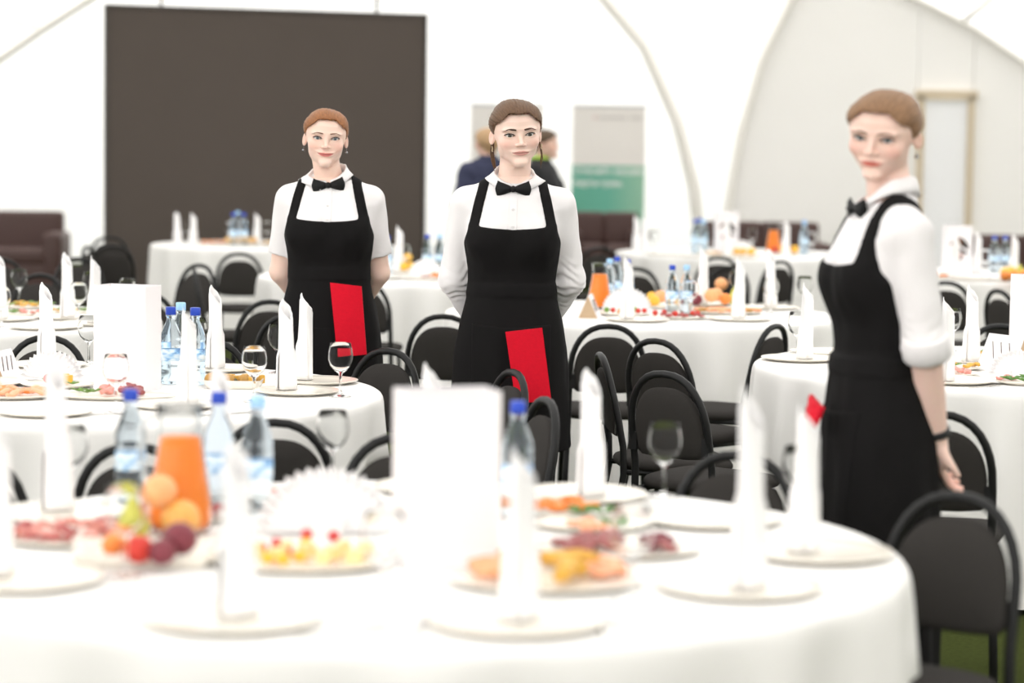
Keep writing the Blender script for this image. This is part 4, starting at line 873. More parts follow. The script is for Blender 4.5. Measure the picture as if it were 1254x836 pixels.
 ('platter', 1.726, 18.043, 0.14, 0.1, 0, 'plate of golden bites before the fan on the far table near the cream wall', [('ball', 'yellow', 0.026, 'lemon', 'yellow fruit on the far table near the cream wall, leftmost', 'yellow fruit on far table by the cream wall', [(1.666, 18.025, 0.012, 2.8)]),
 ('ball', 'yellow', 0.026, 'lemon', 'yellow fruit on the far table near the cream wall, second from left', 'yellow fruit on far table by the cream wall', [(1.715, 18.037, 0.012, 1.3)]),
 ('ball', 'yellow', 0.026, 'lemon', 'yellow fruit on the far table near the cream wall, third from left', 'yellow fruit on far table by the cream wall', [(1.763, 17.982, 0.012, 5.6)]),
 ('ball', 'yellow', 0.026, 'lemon', 'yellow fruit on the far table near the cream wall, rightmost', 'yellow fruit on far table by the cream wall', [(1.786, 18.071, 0.012, 0.9)]),
 ('slice', 'bread', 0.03, 'bread_slice', 'bread slice on the far table near the cream wall, leftmost', 'bread slice on far table by the cream wall', [(1.615, 18.047, 0.012, 6.2)]),
 ('slice', 'bread', 0.03, 'bread_slice', 'bread slice on the far table near the cream wall, second from left', 'bread slice on far table by the cream wall', [(1.7, 18.112, 0.012, 5.5)]),
 ('slice', 'bread', 0.03, 'bread_slice', 'bread slice on the far table near the cream wall, rightmost', 'bread slice on far table by the cream wall', [(1.694, 17.967, 0.012, 2.1)])]),
 ('platter', 2.053, 18.38, 0.13, 0.1, 0, 'plate of yellow and red fruit before the bottles on the far table', [('ball', 'yellow', 0.032, 'lemon', 'yellow lemon before the far bottles, leftmost', 'yellow lemon before the far bottles on far table by the cream wall', [(2.049, 18.375, 0.012, 6.2)]),
 ('ball', 'yellow', 0.032, 'lemon', 'yellow lemon before the far bottles, second from left', 'yellow lemon before the far bottles on far table by the cream wall', [(2.068, 18.432, 0.012, 2.0)]),
 ('ball', 'yellow', 0.032, 'lemon', 'yellow lemon before the far bottles, rightmost', 'yellow lemon before the far bottles on far table by the cream wall', [(2.134, 18.341, 0.012, 1.9)]),
 ('ball', 'red', 0.026, 'tomato', 'red tomato before the far bottles, left one', 'red tomato before the far bottles on far table by the cream wall', [(1.997, 18.426, 0.012, 4.9)]),
 ('ball', 'red', 0.026, 'tomato', 'red tomato before the far bottles, right one', 'red tomato before the far bottles on far table by the cream wall', [(2.058, 18.312, 0.012, 1.9)])]),
 ('platter', 1.483, 18.104, 0.13, 0.1, 0, 'plate of pale bread beside the emblem card on the far table', [('slice', 'bread', 0.03, 'bread_slice', 'pale bread slice beside the far emblem card, leftmost', 'pale bread slice beside the far emblem card on far table by the cream wall', [(1.416, 18.1, 0.012, 1.0)]),
 ('slice', 'bread', 0.03, 'bread_slice', 'pale bread slice beside the far emblem card, second from left', 'pale bread slice beside the far emblem card on far table by the cream wall', [(1.457, 18.178, 0.012, 6.2)]),
 ('slice', 'bread', 0.03, 'bread_slice', 'pale bread slice beside the far emblem card, third from left', 'pale bread slice beside the far emblem card on far table by the cream wall', [(1.495, 18.026, 0.012, 0.6)]),
 ('slice', 'bread', 0.03, 'bread_slice', 'pale bread slice beside the far emblem card, fourth from left', 'pale bread slice beside the far emblem card on far table by the cream wall', [(1.523, 18.166, 0.012, 2.9)]),
 ('slice', 'bread', 0.03, 'bread_slice', 'pale bread slice beside the far emblem card, rightmost', 'pale bread slice beside the far emblem card on far table by the cream wall', [(1.541, 18.082, 0.012, 3.6)])]),
 ('platter', 3.135, 15.02, 0.15, 0.1, 0, 'platter of oranges before the bottle pair on the far right table', [('ball', 'yellow', 0.038, 'lemon', 'yellow-orange fruit before the bottle pair, leftmost', 'yellow-orange fruit before the bottle pair on far right table', [(3.076, 15.076, 0.012, 1.6)]),
 ('ball', 'yellow', 0.038, 'lemon', 'yellow-orange fruit before the bottle pair, second from left', 'yellow-orange fruit before the bottle pair on far right table', [(3.127, 15.182, 0.012, 5.1)]),
 ('ball', 'yellow', 0.038, 'lemon', 'yellow-orange fruit before the bottle pair, rightmost', 'yellow-orange fruit before the bottle pair on far right table', [(3.201, 15.016, 0.012, 5.8)]),
 ('pear', 'pear', 0.036, 'pear', 'green pear between the bottles of the far right table', 'green pear between the bottles of the far right table on far right table', [(3.167, 15.099, 0.012, 5.4)]),
 ('ball', 'orange', 0.034, 'orange', 'orange before the bottle pair, leftmost', 'orange before the bottle pair on far right table', [(3.015, 14.79, 0.012, 2.4)]),
 ('ball', 'orange', 0.034, 'orange', 'orange before the bottle pair, second from left', 'orange before the bottle pair on far right table', [(3.073, 14.804, 0.012, 1.7)]),
 ('ball', 'orange', 0.034, 'orange', 'orange before the bottle pair, rightmost', 'orange before the bottle pair on far right table', [(3.136, 14.82, 0.012, 4.7)])]),
 ('platter', 3.24, 15.39, 0.12, 0.1, 0, 'plate of red meat at the right end of the far right table', [('slice', 'beef', 0.03, 'beef_slice', 'red meat slice on the far right table, leftmost', 'red meat slice on far right table', [(3.188, 15.433, 0.012, 0.7)]),
 ('slice', 'beef', 0.03, 'beef_slice', 'red meat slice on the far right table, second from left', 'red meat slice on far right table', [(3.209, 15.371, 0.012, 5.3)]),
 ('slice', 'beef', 0.03, 'beef_slice', 'red meat slice on the far right table, third from left', 'red meat slice on far right table', [(3.248, 15.447, 0.012, 0.2)]),
 ('slice', 'beef', 0.03, 'beef_slice', 'red meat slice on the far right table, fourth from left', 'red meat slice on far right table', [(3.25, 15.326, 0.012, 3.2)]),
 ('slice', 'beef', 0.03, 'beef_slice', 'red meat slice on the far right table, rightmost', 'red meat slice on far right table', [(3.283, 15.388, 0.012, 4.1)])]),
 ('platter', 2.659, 15.281, 0.12, 0.09, 0, 'plate of orange bites left of the far right emblem card', [('slice', 'orange', 0.03, 'orange_slice', 'orange slice left of the far right emblem card, leftmost', 'orange slice left of the far right emblem card on far right table', [(2.584, 15.254, 0.012, 6.1)]),
 ('slice', 'orange', 0.03, 'orange_slice', 'orange slice left of the far right emblem card, second from left', 'orange slice left of the far right emblem card on far right table', [(2.614, 15.311, 0.012, 5.0)]),
 ('slice', 'orange', 0.03, 'orange_slice', 'orange slice left of the far right emblem card, third from left', 'orange slice left of the far right emblem card on far right table', [(2.661, 15.345, 0.012, 0.0)]),
 ('slice', 'orange', 0.03, 'orange_slice', 'orange slice left of the far right emblem card, fourth from left', 'orange slice left of the far right emblem card on far right table', [(2.698, 15.231, 0.012, 4.8)]),
 ('slice', 'orange', 0.03, 'orange_slice', 'orange slice left of the far right emblem card, rightmost', 'orange slice left of the far right emblem card on far right table', [(2.732, 15.272, 0.012, 4.7)])]),
 ('platter', -2.297, 11.431, 0.13, 0.1, 0, 'plate of green-topped salad on the far left table', [('leaf', 'greens', 0.026, 'salad_leaf', 'green leaf heaped on the far left salad plate, leftmost', 'green leaf heaped on far left table', [(-2.374, 11.385, 0.012, 5.1)]),
 ('leaf', 'greens', 0.026, 'salad_leaf', 'green leaf heaped on the far left salad plate, second from left', 'green leaf heaped on far left table', [(-2.309, 11.492, 0.012, 4.2)]),
 ('leaf', 'greens', 0.026, 'salad_leaf', 'green leaf heaped on the far left salad plate, third from left', 'green leaf heaped on far left table', [(-2.265, 11.424, 0.012, 2.9)]),
 ('leaf', 'greens', 0.026, 'salad_leaf', 'green leaf heaped on the far left salad plate, rightmost', 'green leaf heaped on far left table', [(-2.198, 11.415, 0.012, 0.6)]),
 ('slice', 'ochre', 0.03, 'potato_slice', 'golden potato slice on the far left salad plate, leftmost', 'golden potato slice on far left table', [(-2.399, 11.431, 0.012, 4.3)]),
 ('slice', 'ochre', 0.03, 'potato_slice', 'golden potato slice on the far left salad plate, second from left', 'golden potato slice on far left table', [(-2.354, 11.464, 0.012, 4.6)]),
 ('slice', 'ochre', 0.03, 'potato_slice', 'golden potato slice on the far left salad plate, third from left', 'golden potato slice on far left table', [(-2.348, 11.482, 0.012, 0.7)]),
 ('slice', 'ochre', 0.03, 'potato_slice', 'golden potato slice on the far left salad plate, fourth from left', 'golden potato slice on far left table', [(-2.302, 11.386, 0.012, 1.0)]),
 ('slice', 'ochre', 0.03, 'potato_slice', 'golden potato slice on the far left salad plate, fifth from left', 'golden potato slice on far left table', [(-2.253, 11.365, 0.012, 4.5)]),
 ('slice', 'ochre', 0.03, 'potato_slice', 'golden potato slice on the far left salad plate, rightmost', 'golden potato slice on far left table', [(-2.236, 11.485, 0.012, 4.3)])]),
 ('platter', -2.195, 10.953, 0.12, 0.09, 0, 'plate of pink and green bites on the far left table', [('slice', 'ham', 0.024, 'ham_slice', 'pink ham slice on the far left table, leftmost', 'pink ham slice on far left table', [(-2.237, 11.014, 0.012, 5.3)]),
 ('slice', 'ham', 0.024, 'ham_slice', 'pink ham slice on the far left table, second from left', 'pink ham slice on far left table', [(-2.222, 10.956, 0.012, 2.7)]),
 ('slice', 'ham', 0.024, 'ham_slice', 'pink ham slice on the far left table, third from left', 'pink ham slice on far left table', [(-2.166, 10.886, 0.012, 4.7)]),
 ('slice', 'ham', 0.024, 'ham_slice', 'pink ham slice on the far left table, rightmost', 'pink ham slice on far left table', [(-2.136, 10.919, 0.012, 2.7)]),
 ('leaf', 'greens', 0.018, 'salad_leaf', 'small green leaf on the far left table, leftmost', 'small green leaf on far left table', [(-2.271, 10.976, 0.012, 4.6)]),
 ('leaf', 'greens', 0.018, 'salad_leaf', 'small green leaf on the far left table, second from left', 'small green leaf on far left table', [(-2.251, 10.895, 0.012, 0.6)]),
 ('leaf', 'greens', 0.018, 'salad_leaf', 'small green leaf on the far left table, rightmost', 'small green leaf on far left table', [(-2.128, 10.988, 0.012, 3.5)])]),
 ('platter', -2.027, 11.101, 0.12, 0.09, 0, 'plate with green garnish behind the wine glass of the far left table', [('leaf', 'greens', 0.018, 'salad_leaf', 'green garnish on the far left table, leftmost', 'green garnish on far left table', [(-2.094, 11.13, 0.012, 1.4)]),
 ('leaf', 'greens', 0.018, 'salad_leaf', 'green garnish on the far left table, second from left', 'green garnish on far left table', [(-1.993, 11.154, 0.012, 2.1)]),
 ('leaf', 'greens', 0.018, 'salad_leaf', 'green garnish on the far left table, third from left', 'green garnish on far left table', [(-1.97, 11.097, 0.012, 0.1)]),
 ('leaf', 'greens', 0.018, 'salad_leaf', 'green garnish on the far left table, rightmost', 'green garnish on far left table', [(-1.964, 11.131, 0.012, 5.3)]),
 ('slice', 'bread', 0.024, 'bread_slice', 'bread slice on the far left table, leftmost', 'bread slice on far left table', [(-2.117, 11.091, 0.012, 5.6)]),
 ('slice', 'bread', 0.024, 'bread_slice', 'bread slice on the far left table, second from left', 'bread slice on far left table', [(-2.064, 11.04, 0.012, 5.8)]),
 ('slice', 'bread', 0.024, 'bread_slice', 'bread slice on the far left table, rightmost', 'bread slice on far left table', [(-2.013, 11.069, 0.012, 0.1)])])]

D_TOWELS = [([(-.023, 8.200, .918), (.102, 8.200, .934), (.137, 8.185, .687), (.016, 8.185, .675)], 'red folded towel hanging from the apron of the central waitress'),
 ([(-.667, 8.815, 1.042), (-.552, 8.815, 1.030), (-.530, 8.800, .782), (-.637, 8.800, .770)], 'red folded towel hanging from the apron of the auburn waitress'),
 ([(.752, 6.02, .940), (.772, 5.95, .915), (.745, 5.94, .855), (.733, 6.02, .862)], 'corner of a red towel sticking out of the apron of the profile waitress')]
D_GUESTS = [(-.20, 18.1, 0), (.215, 18.5, 0)]

# ------------------------------------------------------------------ tent, floor, walls
def fabric(name, col, trans):
    m = bpy.data.materials.new(name); m.use_nodes = True
    nt = m.node_tree; L = nt.links.new
    for n in list(nt.nodes):
        if n.type != 'OUTPUT_MATERIAL':
            nt.nodes.remove(n)
    out = [n for n in nt.nodes if n.type == 'OUTPUT_MATERIAL'][0]
    d = nt.nodes.new('ShaderNodeBsdfDiffuse'); t = nt.nodes.new('ShaderNodeBsdfTranslucent'); mx = nt.nodes.new('ShaderNodeMixShader')
    tc = nt.nodes.new('ShaderNodeTexCoord'); n = nt.nodes.new('ShaderNodeTexNoise'); n.inputs['Scale'].default_value = .9; n.inputs['Detail'].default_value = 5
    n.inputs['Distortion'].default_value = 1.2
    b = nt.nodes.new('ShaderNodeBump'); b.inputs['Strength'].default_value = .5; b.inputs['Distance'].default_value = .12
    L(tc.outputs['Object'], n.inputs['Vector']); L(n.outputs[0], b.inputs['Height'])
    for q in (d, t):
        q.inputs['Color'].default_value = tuple(col) + (1,)
        L(b.outputs[0], q.inputs['Normal'])
    mx.inputs[0].default_value = trans
    L(d.outputs[0], mx.inputs[1]); L(t.outputs[0], mx.inputs[2]); L(mx.outputs[0], out.inputs[0])
    return m
TENT = fabric('tent_fabric', (.95, .945, .935), .55)
WALLM = mat('cream_wall_panel', (.92, .90, .875), rough=.8, vary=.02, vscale=1.5)
TRIM = mat('pale_wood_trim', (.62, .52, .38), rough=.6)
RIBM = mat('rib_pole', (.90, .87, .82), rough=.7)

def struct(o):
    o['kind'] = 'structure'
    return o
# floor
fl = MB().box((0, 14, -.02), (60, 60, .04)).make('floor', mat('green_carpet', (.045, .056, .015), rough=1.0, spec=.03, vary=.45, vscale=60, bump=.6, bscale=350), smooth=False)
struct(fl)
# dome of fabric, opening added out of view at left for daylight
def dome_pt(th, ph, k=1.0):
    ch = max(0.0, math.cos(ph)) ** .55; sh = math.sin(ph) ** .9
    return (16 * k * ch * math.sin(th), 9 + 23 * k * ch * -math.cos(th), 8.2 * k * sh)
NT, NP = 96, 28
v = []; f = []
for i in range(NP + 1):
    ph = (math.pi / 2 - .02) * i / NP
    for j in range(NT):
        v.append(dome_pt(2 * math.pi * j / NT, ph))
for i in range(NP):
    for j in range(NT):
        a = i * NT + j; b_ = i * NT + (j + 1) % NT
        c = v[a]
        if c[1] < 7.5 and c[0] < -2.0 and c[2] < 6.8:
            continue                                         # added gap that lets sky light in
        f.append((a, b_, b_ + NT, a + NT))
struct(link('ceiling', mesh('ceiling', v, f), TENT))
# poles of the dome
def pole(name, pts, r):
    o = MB().tube(pts, r, 10).make(name, RIBM)
    return struct(o)
for k, pts in enumerate(D_RIBS):
    pole('trim_%d' % (k + 1), pts[1], pts[0])
# end wall of rigid panels on the right, under an arch
wall = empty('wall_right', (0, D_WALL_Y, 0)); struct(wall)
for poly in D_WALL:
    n = len(poly)
    v = [(x, -.03, z) for x, z in poly] + [(x, .03, z) for x, z in poly]
    f = [tuple(range(n)), tuple(range(2 * n - 1, n - 1, -1))] + [(i, i + n, (i + 1) % n + n, (i + 1) % n) for i in range(n)]
    link('wall_panel', mesh('wall_panel', v, f, False), WALLM, wall)
x0, x1, zt = D_DOOR
door = empty('door_1', ((x0 + x1) / 2, D_WALL_Y - .05, 0)); struct(door)
w = x1 - x0
MB().box((0, 0, zt / 2), (w - .10, .04, zt - .02)).make('door_leaf', mat('door_white', (.90, .90, .915), rough=.5), door, smooth=False)
for sx in (-1, 1):
    MB().box((sx * (w / 2 - .03), -.02, zt / 2 + .02), (.065, .08, zt + .02)).make('door_jamb', TRIM, door, smooth=False)
MB().box((0, -.02, zt + .045), (w + .06, .08, .10)).make('door_header', TRIM, door, smooth=False)

# ------------------------------------------------------------------ screen, banners, sofas
sx0, sy0, sx1, sy1, szt = D_SCREEN
cx, cy = (sx0 + sx1) / 2, (sy0 + sy1) / 2
sw_ = math.hypot(sx1 - sx0, sy1 - sy0); sa = math.atan2(sy1 - sy0, sx1 - sx0)
scr = tag(empty('projection_screen', (cx, cy, 0), sa), 'large dark brown-grey panel screen hung behind the left waitress', 'screen')
SCM = mat('screen_cloth', (.078, .062, .052), rough=.85, vary=.05, vscale=3)
MB().box((0, 0, szt / 2 + .02), (sw_, .06, szt - .04)).make('screen_panel', SCM, scr, smooth=False)
for q in (-1, 1):
    MB().box((q * (sw_ / 2 - .012), -.035, szt / 2 + .02), (.024, .02, szt - .04)).make('screen_edge', mat('screen_frame', (.055, .046, .04), rough=.6), scr, smooth=False)
MB().box((0, -.035, szt - .012), (sw_, .02, .024)).make('screen_top_edge', MATS['screen_frame'], scr, smooth=False)
for q in D_RODS:
    MB().tube([(q, 0, szt - .01), (q, 0, szt + 3.4)], .012, 8).make('hanging_rod', MATS['screen_frame'], scr)
for q in (-1, 1):
    MB().box((q * sw_ * .35, .1, .02), (.08, .6, .04)).make('screen_foot', MATS['screen_frame'], scr, smooth=False)

def text_obj(name, body, size, m, parent, loc, rot=(math.pi / 2, 0, 0), ext=.0008, align='LEFT'):
    cu = bpy.data.curves.new(name, 'FONT')
    cu.body = body; cu.size = size; cu.extrude = ext; cu.align_x = align; cu.offset = size * .018
    cu.materials.append(m)
    t_ = bpy.data.objects.new(name, cu); COL.objects.link(t_)
    bpy.context.view_layer.update()
    me = bpy.data.meshes.new_from_object(t_.evaluated_get(bpy.context.evaluated_depsgraph_get()))
    bpy.data.objects.remove(t_)
    o = link(name, me)
    if not me.materials:
        me.materials.append(m)
    o.parent = parent; o.location = loc; o.rotation_euler = rot
    return o
def banner(loc, rz, label):
    r = tag(empty('rollup_banner', loc, rz), label, 'banner')
    MB().box((0, 0, 1.672), (.85, .012, .676)).make('banner_sheet', mat('banner_white', (.83, .79, .76), rough=.6), r, smooth=False)
    m = mat('banner_green', (.13, .44, .33), rough=.6)
    if m.node_tree.nodes.get('grad') is None:               # printed blend, darker teal to pale green at the right
        nt = m.node_tree; tc = nt.nodes.new('ShaderNodeTexCoord'); sp = nt.nodes.new('ShaderNodeSeparateXYZ'); rp = nt.nodes.new('ShaderNodeValToRGB'); rp.name = 'grad'
        ad = nt.nodes.new('ShaderNodeMath'); ad.operation = 'MULTIPLY_ADD'; ad.inputs[1].default_value = .9; ad.inputs[2].default_value = .5
        nt.links.new(tc.outputs['Object'], sp.inputs[0]); nt.links.new(sp.outputs[0], ad.inputs[0]); nt.links.new(ad.outputs[0], rp.inputs[0])
        rp.color_ramp.elements[0].color = (.12, .40, .29, 1); rp.color_ramp.elements[1].color = (.38, .60, .44, 1)
        e = rp.color_ramp.elements.new(.5); e.color = (.14, .44, .33, 1)
        nt.links.new(rp.outputs[0], nt.nodes['Principled BSDF'].inputs['Base Color'])
    MB().box((0, 0, .765), (.85, .012, 1.136)).make('green_field', m, r, smooth=False)
    MB().box((0, 0, .05), (.90, .16, .10)).make('banner_base', mat('banner_metal', (.55, .55, .56), rough=.3, metal=.9), r, smooth=False)
    MB().box((0, 0, 2.02), (.87, .03, .03)).make('top_rail', MATS['banner_metal'], r, smooth=False)
    MB().tube([(0, .05, .08), (0, .03, 2.02)], .012).make('banner_pole', MATS['banner_metal'], r)
    wt = mat('print_white', (.9, .9, .88), rough=.6)
    gp = mat('print_grey', (.55, .52, .50), rough=.6)
    return r, wt, gp
for (loc, rz, lab, zsp) in D_BANNERS:
    r, wt, gp = banner(loc, rz, lab)
    text_obj('lettering', 'Спасибо нашим', .105, wt, r, (-.405, -.0075, 1.235))
    text_obj('lettering', 'партнерам.', .105, wt, r, (-.405, -.0075, 1.095))
    mk = MB()
    for q in range(14):
        if q != 9:
            mk.box((-.11 + q * .037, -.0085, 1.885), (.026, .004, .030 if q % 3 else .036))
    mk.make('small_print', gp, r, smooth=False)
    MB().ball((-.165, -.010, 1.885), (.022, .004, .022)).make('printed_mark', mat('print_pink', (.72, .55, .52), rough=.6), r)

def sofa(loc, rz, W, label):
    r = tag(empty('sofa', loc, rz), label, 'sofa', 'brown sofas along the tent')
    lea = mat('brown_leather', (.072, .036, .031), rough=.5, vary=.12, vscale=4, bump=.1, bscale=80)
    def cush(c, d, name, bev=.05):
        o = MB().box((0, 0, 0), d).make(name, lea, r)
        o.location = c
        bm = bmesh.new(); bm.from_mesh(o.data)
        bmesh.ops.bevel(bm, geom=bm.edges[:], offset=bev, segments=3, profile=.6, affect='EDGES')
        bm.to_mesh(o.data); bm.free()
        o.data.polygons.foreach_set('use_smooth', [True] * len(o.data.polygons))
    cush((0, .05, .22), (W, .78, .28), 'sofa_base', .03)
    for q in (-1, 1):
        cush((q * (W / 4 - .06), -.02, .42), (W / 2 - .14, .66, .16), 'seat_cushion')
        cush((q * (W / 4 - .03), .34, .63), (W / 2 - .05, .20, .42), 'back_cushion')
        cush((q * (W / 2 - .08), .02, .42), (.18, .74, .46), 'armrest')
        for q2 in (-1, 1):
            MB().box((q * (W / 2 - .1), .05 + q2 * .3, .04), (.06, .06, .08)).make('sofa_foot', mat('sofa_foot', (.02, .02, .02)), r, smooth=False)
for (loc, rz, W, lab) in D_SOFAS:
    sofa(loc, rz, W, lab)

# ------------------------------------------------------------------ tables and cloths
CLOTH = mat('white_tablecloth', (.86, .845, .825), rough=.8, bump=.15, bscale=500, bump2=.12, b2scale=6)
def cloth_mesh(R, seed, folds, amp, ox=0, oy=0):
    near = [(c[0], c[1], math.radians(c[2])) for c in D_CHAIRS if math.hypot(c[0] - ox, c[1] - oy) < R + .6]
    rnd = random.Random(seed)
    N = 220
    ph = [rnd.uniform(0, 6.28) for _ in range(4)]
    rows = []
    for rr in (.0, .3, .6, .85, .95, .985):
        rows.append([(R * rr * math.cos(2 * math.pi * j / N), R * rr * math.sin(2 * math.pi * j / N), .75) for j in range(N)])
    for (dr, z) in ((.996, .7485), (1.003, .744), (1.008, .736), (1.011, .722), (1.013, .69), (1.014, .60), (1.015, .54), (1.016, .5), (1.019, .36), (1.022, .22), (1.024, .1), (1.026, .02)):
        t = (.75 - z) / .73
        ring = []
        for j in range(N):
            a = 2 * math.pi * j / N
            w_ = math.sin(folds * a + ph[0] + 1.1 * math.sin(3 * a + ph[1])) + .55 * math.sin(folds * 1.7 // 1 * a + ph[2]) + .3 * math.sin(5 * a + ph[3])
            k = R * dr + amp * min(1, t * 2.4) * (w_ - .1)
            if z < .53:                                      # pushed in by the seat of a chair
                for (hx, hy, ha) in near:
                    while k > .3:
                        dx, dy = ox + k * math.cos(a) - hx, oy + k * math.sin(a) - hy
                        lx, ly = dx * math.cos(ha) + dy * math.sin(ha), -dx * math.sin(ha) + dy * math.cos(ha)
                        if abs(lx) < .265 and -.34 < ly < .32:
                            k -= .01
                        else:
                            break
            ring.append((k * math.cos(a), k * math.sin(a), z + .004 * t * w_))
        rows.append(ring)
    b = MB().rings(rows, True, False)
    return b
for i, (x, y, R, tl, cl) in enumerate(D_TABLES):
    t = tag(empty('banquet_table', (x, y, 0)), tl, 'table', 'round banquet tables')
    MB().lathe([(0, .712), (R - .03, .712), (R - .022, .722), (R - .022, .733), (R - .03, .740), (0, .740)], 48).make('tabletop', mat('table_wood', (.35, .24, .15), rough=.6), t)
    for k in range(4):
        a = math.pi / 4 + k * math.pi / 2
        MB().tube([(R * .55 * math.cos(a), R * .55 * math.sin(a), .712), (R * .7 * math.cos(a), R * .7 * math.sin(a), 0)], .02, 8).make('leg', mat('table_steel', (.3, .3, .3), rough=.4, metal=.8), t)
    c = cloth_mesh(R, 11 + i, 17 + i % 3 * 2, .025, x, y).make('tablecloth', CLOTH)
    c.location = (x, y, 0)
    tag(c, cl, 'tablecloth', 'white round tablecloths')

# ------------------------------------------------------------------ chairs
FR = mat('chair_black_steel', (.012, .012, .0122), rough=.42, spec=.3)
FB = mat('chair_grey_fabric', (.042, .0385, .036), rough=.95, spec=.1, vary=.12, vscale=250, bump=.5, bscale=700)
def outline_slab(pts, thick, puff, axis_y):
    """rounded slab from an outline in its own plane; thickness along the third axis"""
    n = len(pts)
    cx = sum(p[0] for p in pts) / n; cz = sum(p[1] for p in pts) / n
    rows = []
    for s, k, d in ((-1, .0, 1.0), (-1, .5, 1.0), (-1, .86, .92), (-1, .965, .65), (-1, 1.0, .2), (1, 1.0, .2), (1, .965, .65), (1, .86, .92), (1, .5, 1.0), (1, .0, 1.0)):
        k = max(k, .02)
        rows.append([axis_y(cx + (p[0] - cx) * k, cz + (p[1] - cz) * k, s * (thick / 2 * d + puff * (1 - k * k))) for p in pts])
    return MB().rings(rows)
def make_chair():
    r = empty('banquet_chair')
    def back_y(z):
        return .175 + max(0, z - .45) * .20
    hw = .155
    path = [(-hw - .02, .245, 0), (-hw - .012, .215, .22), (-hw - .004, .182, .40), (-hw - .002, back_y(.50), .50), (-hw, back_y(.60), .60)]
    for k in range(1, 16):
        a = math.pi * k / 16
        z = .605 + .205 * math.sin(a) ** .92
        path.append((-hw * math.copysign(abs(math.cos(a)) ** .85, math.cos(a)), back_y(z), z))
    path += [(-p[0], p[1], p[2]) for p in path[4::-1]]
    MB().tube(path, .0125, 10).make('back_frame', FR, r)
    # backrest: domed pad between the sides of the arch
    pts = []
    for k in range(25):
        a = math.pi * k / 24
        pts.append((.141 * math.copysign(abs(math.cos(a)) ** .75, math.cos(a)), .600 + .165 * math.sin(a) ** .95))
    pts += [(-.143, .57), (-.140, .545), (-.125, .532), (-.06, .527), (.06, .527), (.125, .532), (.140, .545), (.143, .57)]
    outline_slab(pts, .030, .006, lambda x, z, t: (x, back_y(z) + t - .004 - .35 * x * x + .006, z)).make('backrest', FB, r)
    # seat cushion
    pts = []
    for k in range(40):
        a = 2 * math.pi * k / 40
        c_, s_ = math.cos(a), math.sin(a)
        x = .195 * math.copysign(abs(c_) ** .55, c_); y = -.02 + .205 * math.copysign(abs(s_) ** .55, s_)
        pts.append((x * (1 - .10 * (y + .02) / .205), y))
    outline_slab(pts, .046, .007, lambda x, y, t: (x, y, .433 + t - .5 * min(0, y + .14) ** 2 * 2)).make('seat', FB, r)
    # front legs and side rails
    for s in (-1, 1):
        MB().tube([(s * .155, -.13, .405), (s * .166, -.165, .395), (s * .172, -.185, .36), (s * .185, -.215, 0)], .0115, 8).make('leg', FR, r)
        MB().tube([(s * .155, -.14, .402), (s * (hw + .001), .187, .41)], .010, 8).make('seat_rail', FR, r)
        MB().box((s * .147, back_y(.57) + .008, .575), (.028, .012, .06)).make('back_bracket', FR, r, smooth=False)
    MB().tube([(-.155, -.14, .400), (.155, -.14, .400)], .009, 8).make('cross_rail', FR, r)
    return r
ch0 = None
for i, (x, y, deg, lab, grp) in enumerate(D_CHAIRS):
    if ch0 is None:
        ch0 = make_chair(); c = ch0; c.location = (x, y, 0); c.rotation_euler = (0, 0, math.radians(deg))
    else:
        c = dup(ch0, (x, y, 0), math.radians(deg))
    tag(c, lab, 'chair', 'black arch-backed banquet chairs')

# ------------------------------------------------------------------ tableware
CHINA = mat('cream_china', (.87, .82, .73), rough=.22, spec=.5)
PAPER = mat('napkin_cloth', (.90, .885, .885), rough=.8, bump=.1, bscale=600)
GLASS = mat('clear_glass', (.985, .99, .99), rough=.0, trans=1.0, ior=1.13)
TZ = .7505
def plate_mesh(r):
    return MB().lathe([(.0, .0), (r * .74, .0), (r * .78, .0018), (r * .86, .0050), (r * .985, .0105), (r, .0122), (r * .985, .0136), (r * .78, .0090), (r * .68, .0058), (0, .0048)], 48)
def make_plate(r=.15):
    return plate_mesh(r).make('plate', CHINA)
def make_napkin():
    rows = []
    n = 64; H = .30
    nz = 12
    rng = [i / nz for i in range(nz + 1)]
    for t in rng:
        ring = []
        for j in range(n):
            u = j / (n - 1)
            a = 2 * math.pi * 1.75 * u - .4
            top = H * (1.0 - .22 * abs(((a / (2 * math.pi)) + .05) % 1 - .5) * 2) * (1 - .10 * u)
            z = top * t
            rr = (.030 - .0075 * min(1, z / .20)) * (.84 + .16 * u) + (.006 if z < .12 and u > .62 else 0) + .003 * math.sin(3 * a + 9 * z)
            ring.append((rr * math.cos(a), rr * math.sin(a), z))
        rows.append(ring)
    b = MB().rings(rows, False, False, closed=False)
    o = b.make('rolled_napkin', PAPER)
    md = o.modifiers.new('thick', 'SOLIDIFY'); md.thickness = .0022; md.offset = -1
    return o
def make_glass():
    H = .172
    prof = [(.0, .0015), (.020, .002), (.0335, .0012), (.0345, .0025), (.030, .0040), (.012, .0075), (.0052, .014), (.0040, .030), (.0040, .062), (.0062, .075), (.018, .084), (.031, .098), (.0385, .118), (.0390, .135), (.0355, .155), (.0318, H),
            (.0306, H), (.0342, .155), (.0377, .135), (.0372, .118), (.0298, .0995), (.017, .0865), (.0, .0815)]
    r = empty('wine_glass')
    MB().lathe(prof, 36).make('glass_bowl', GLASS, r)
    return r
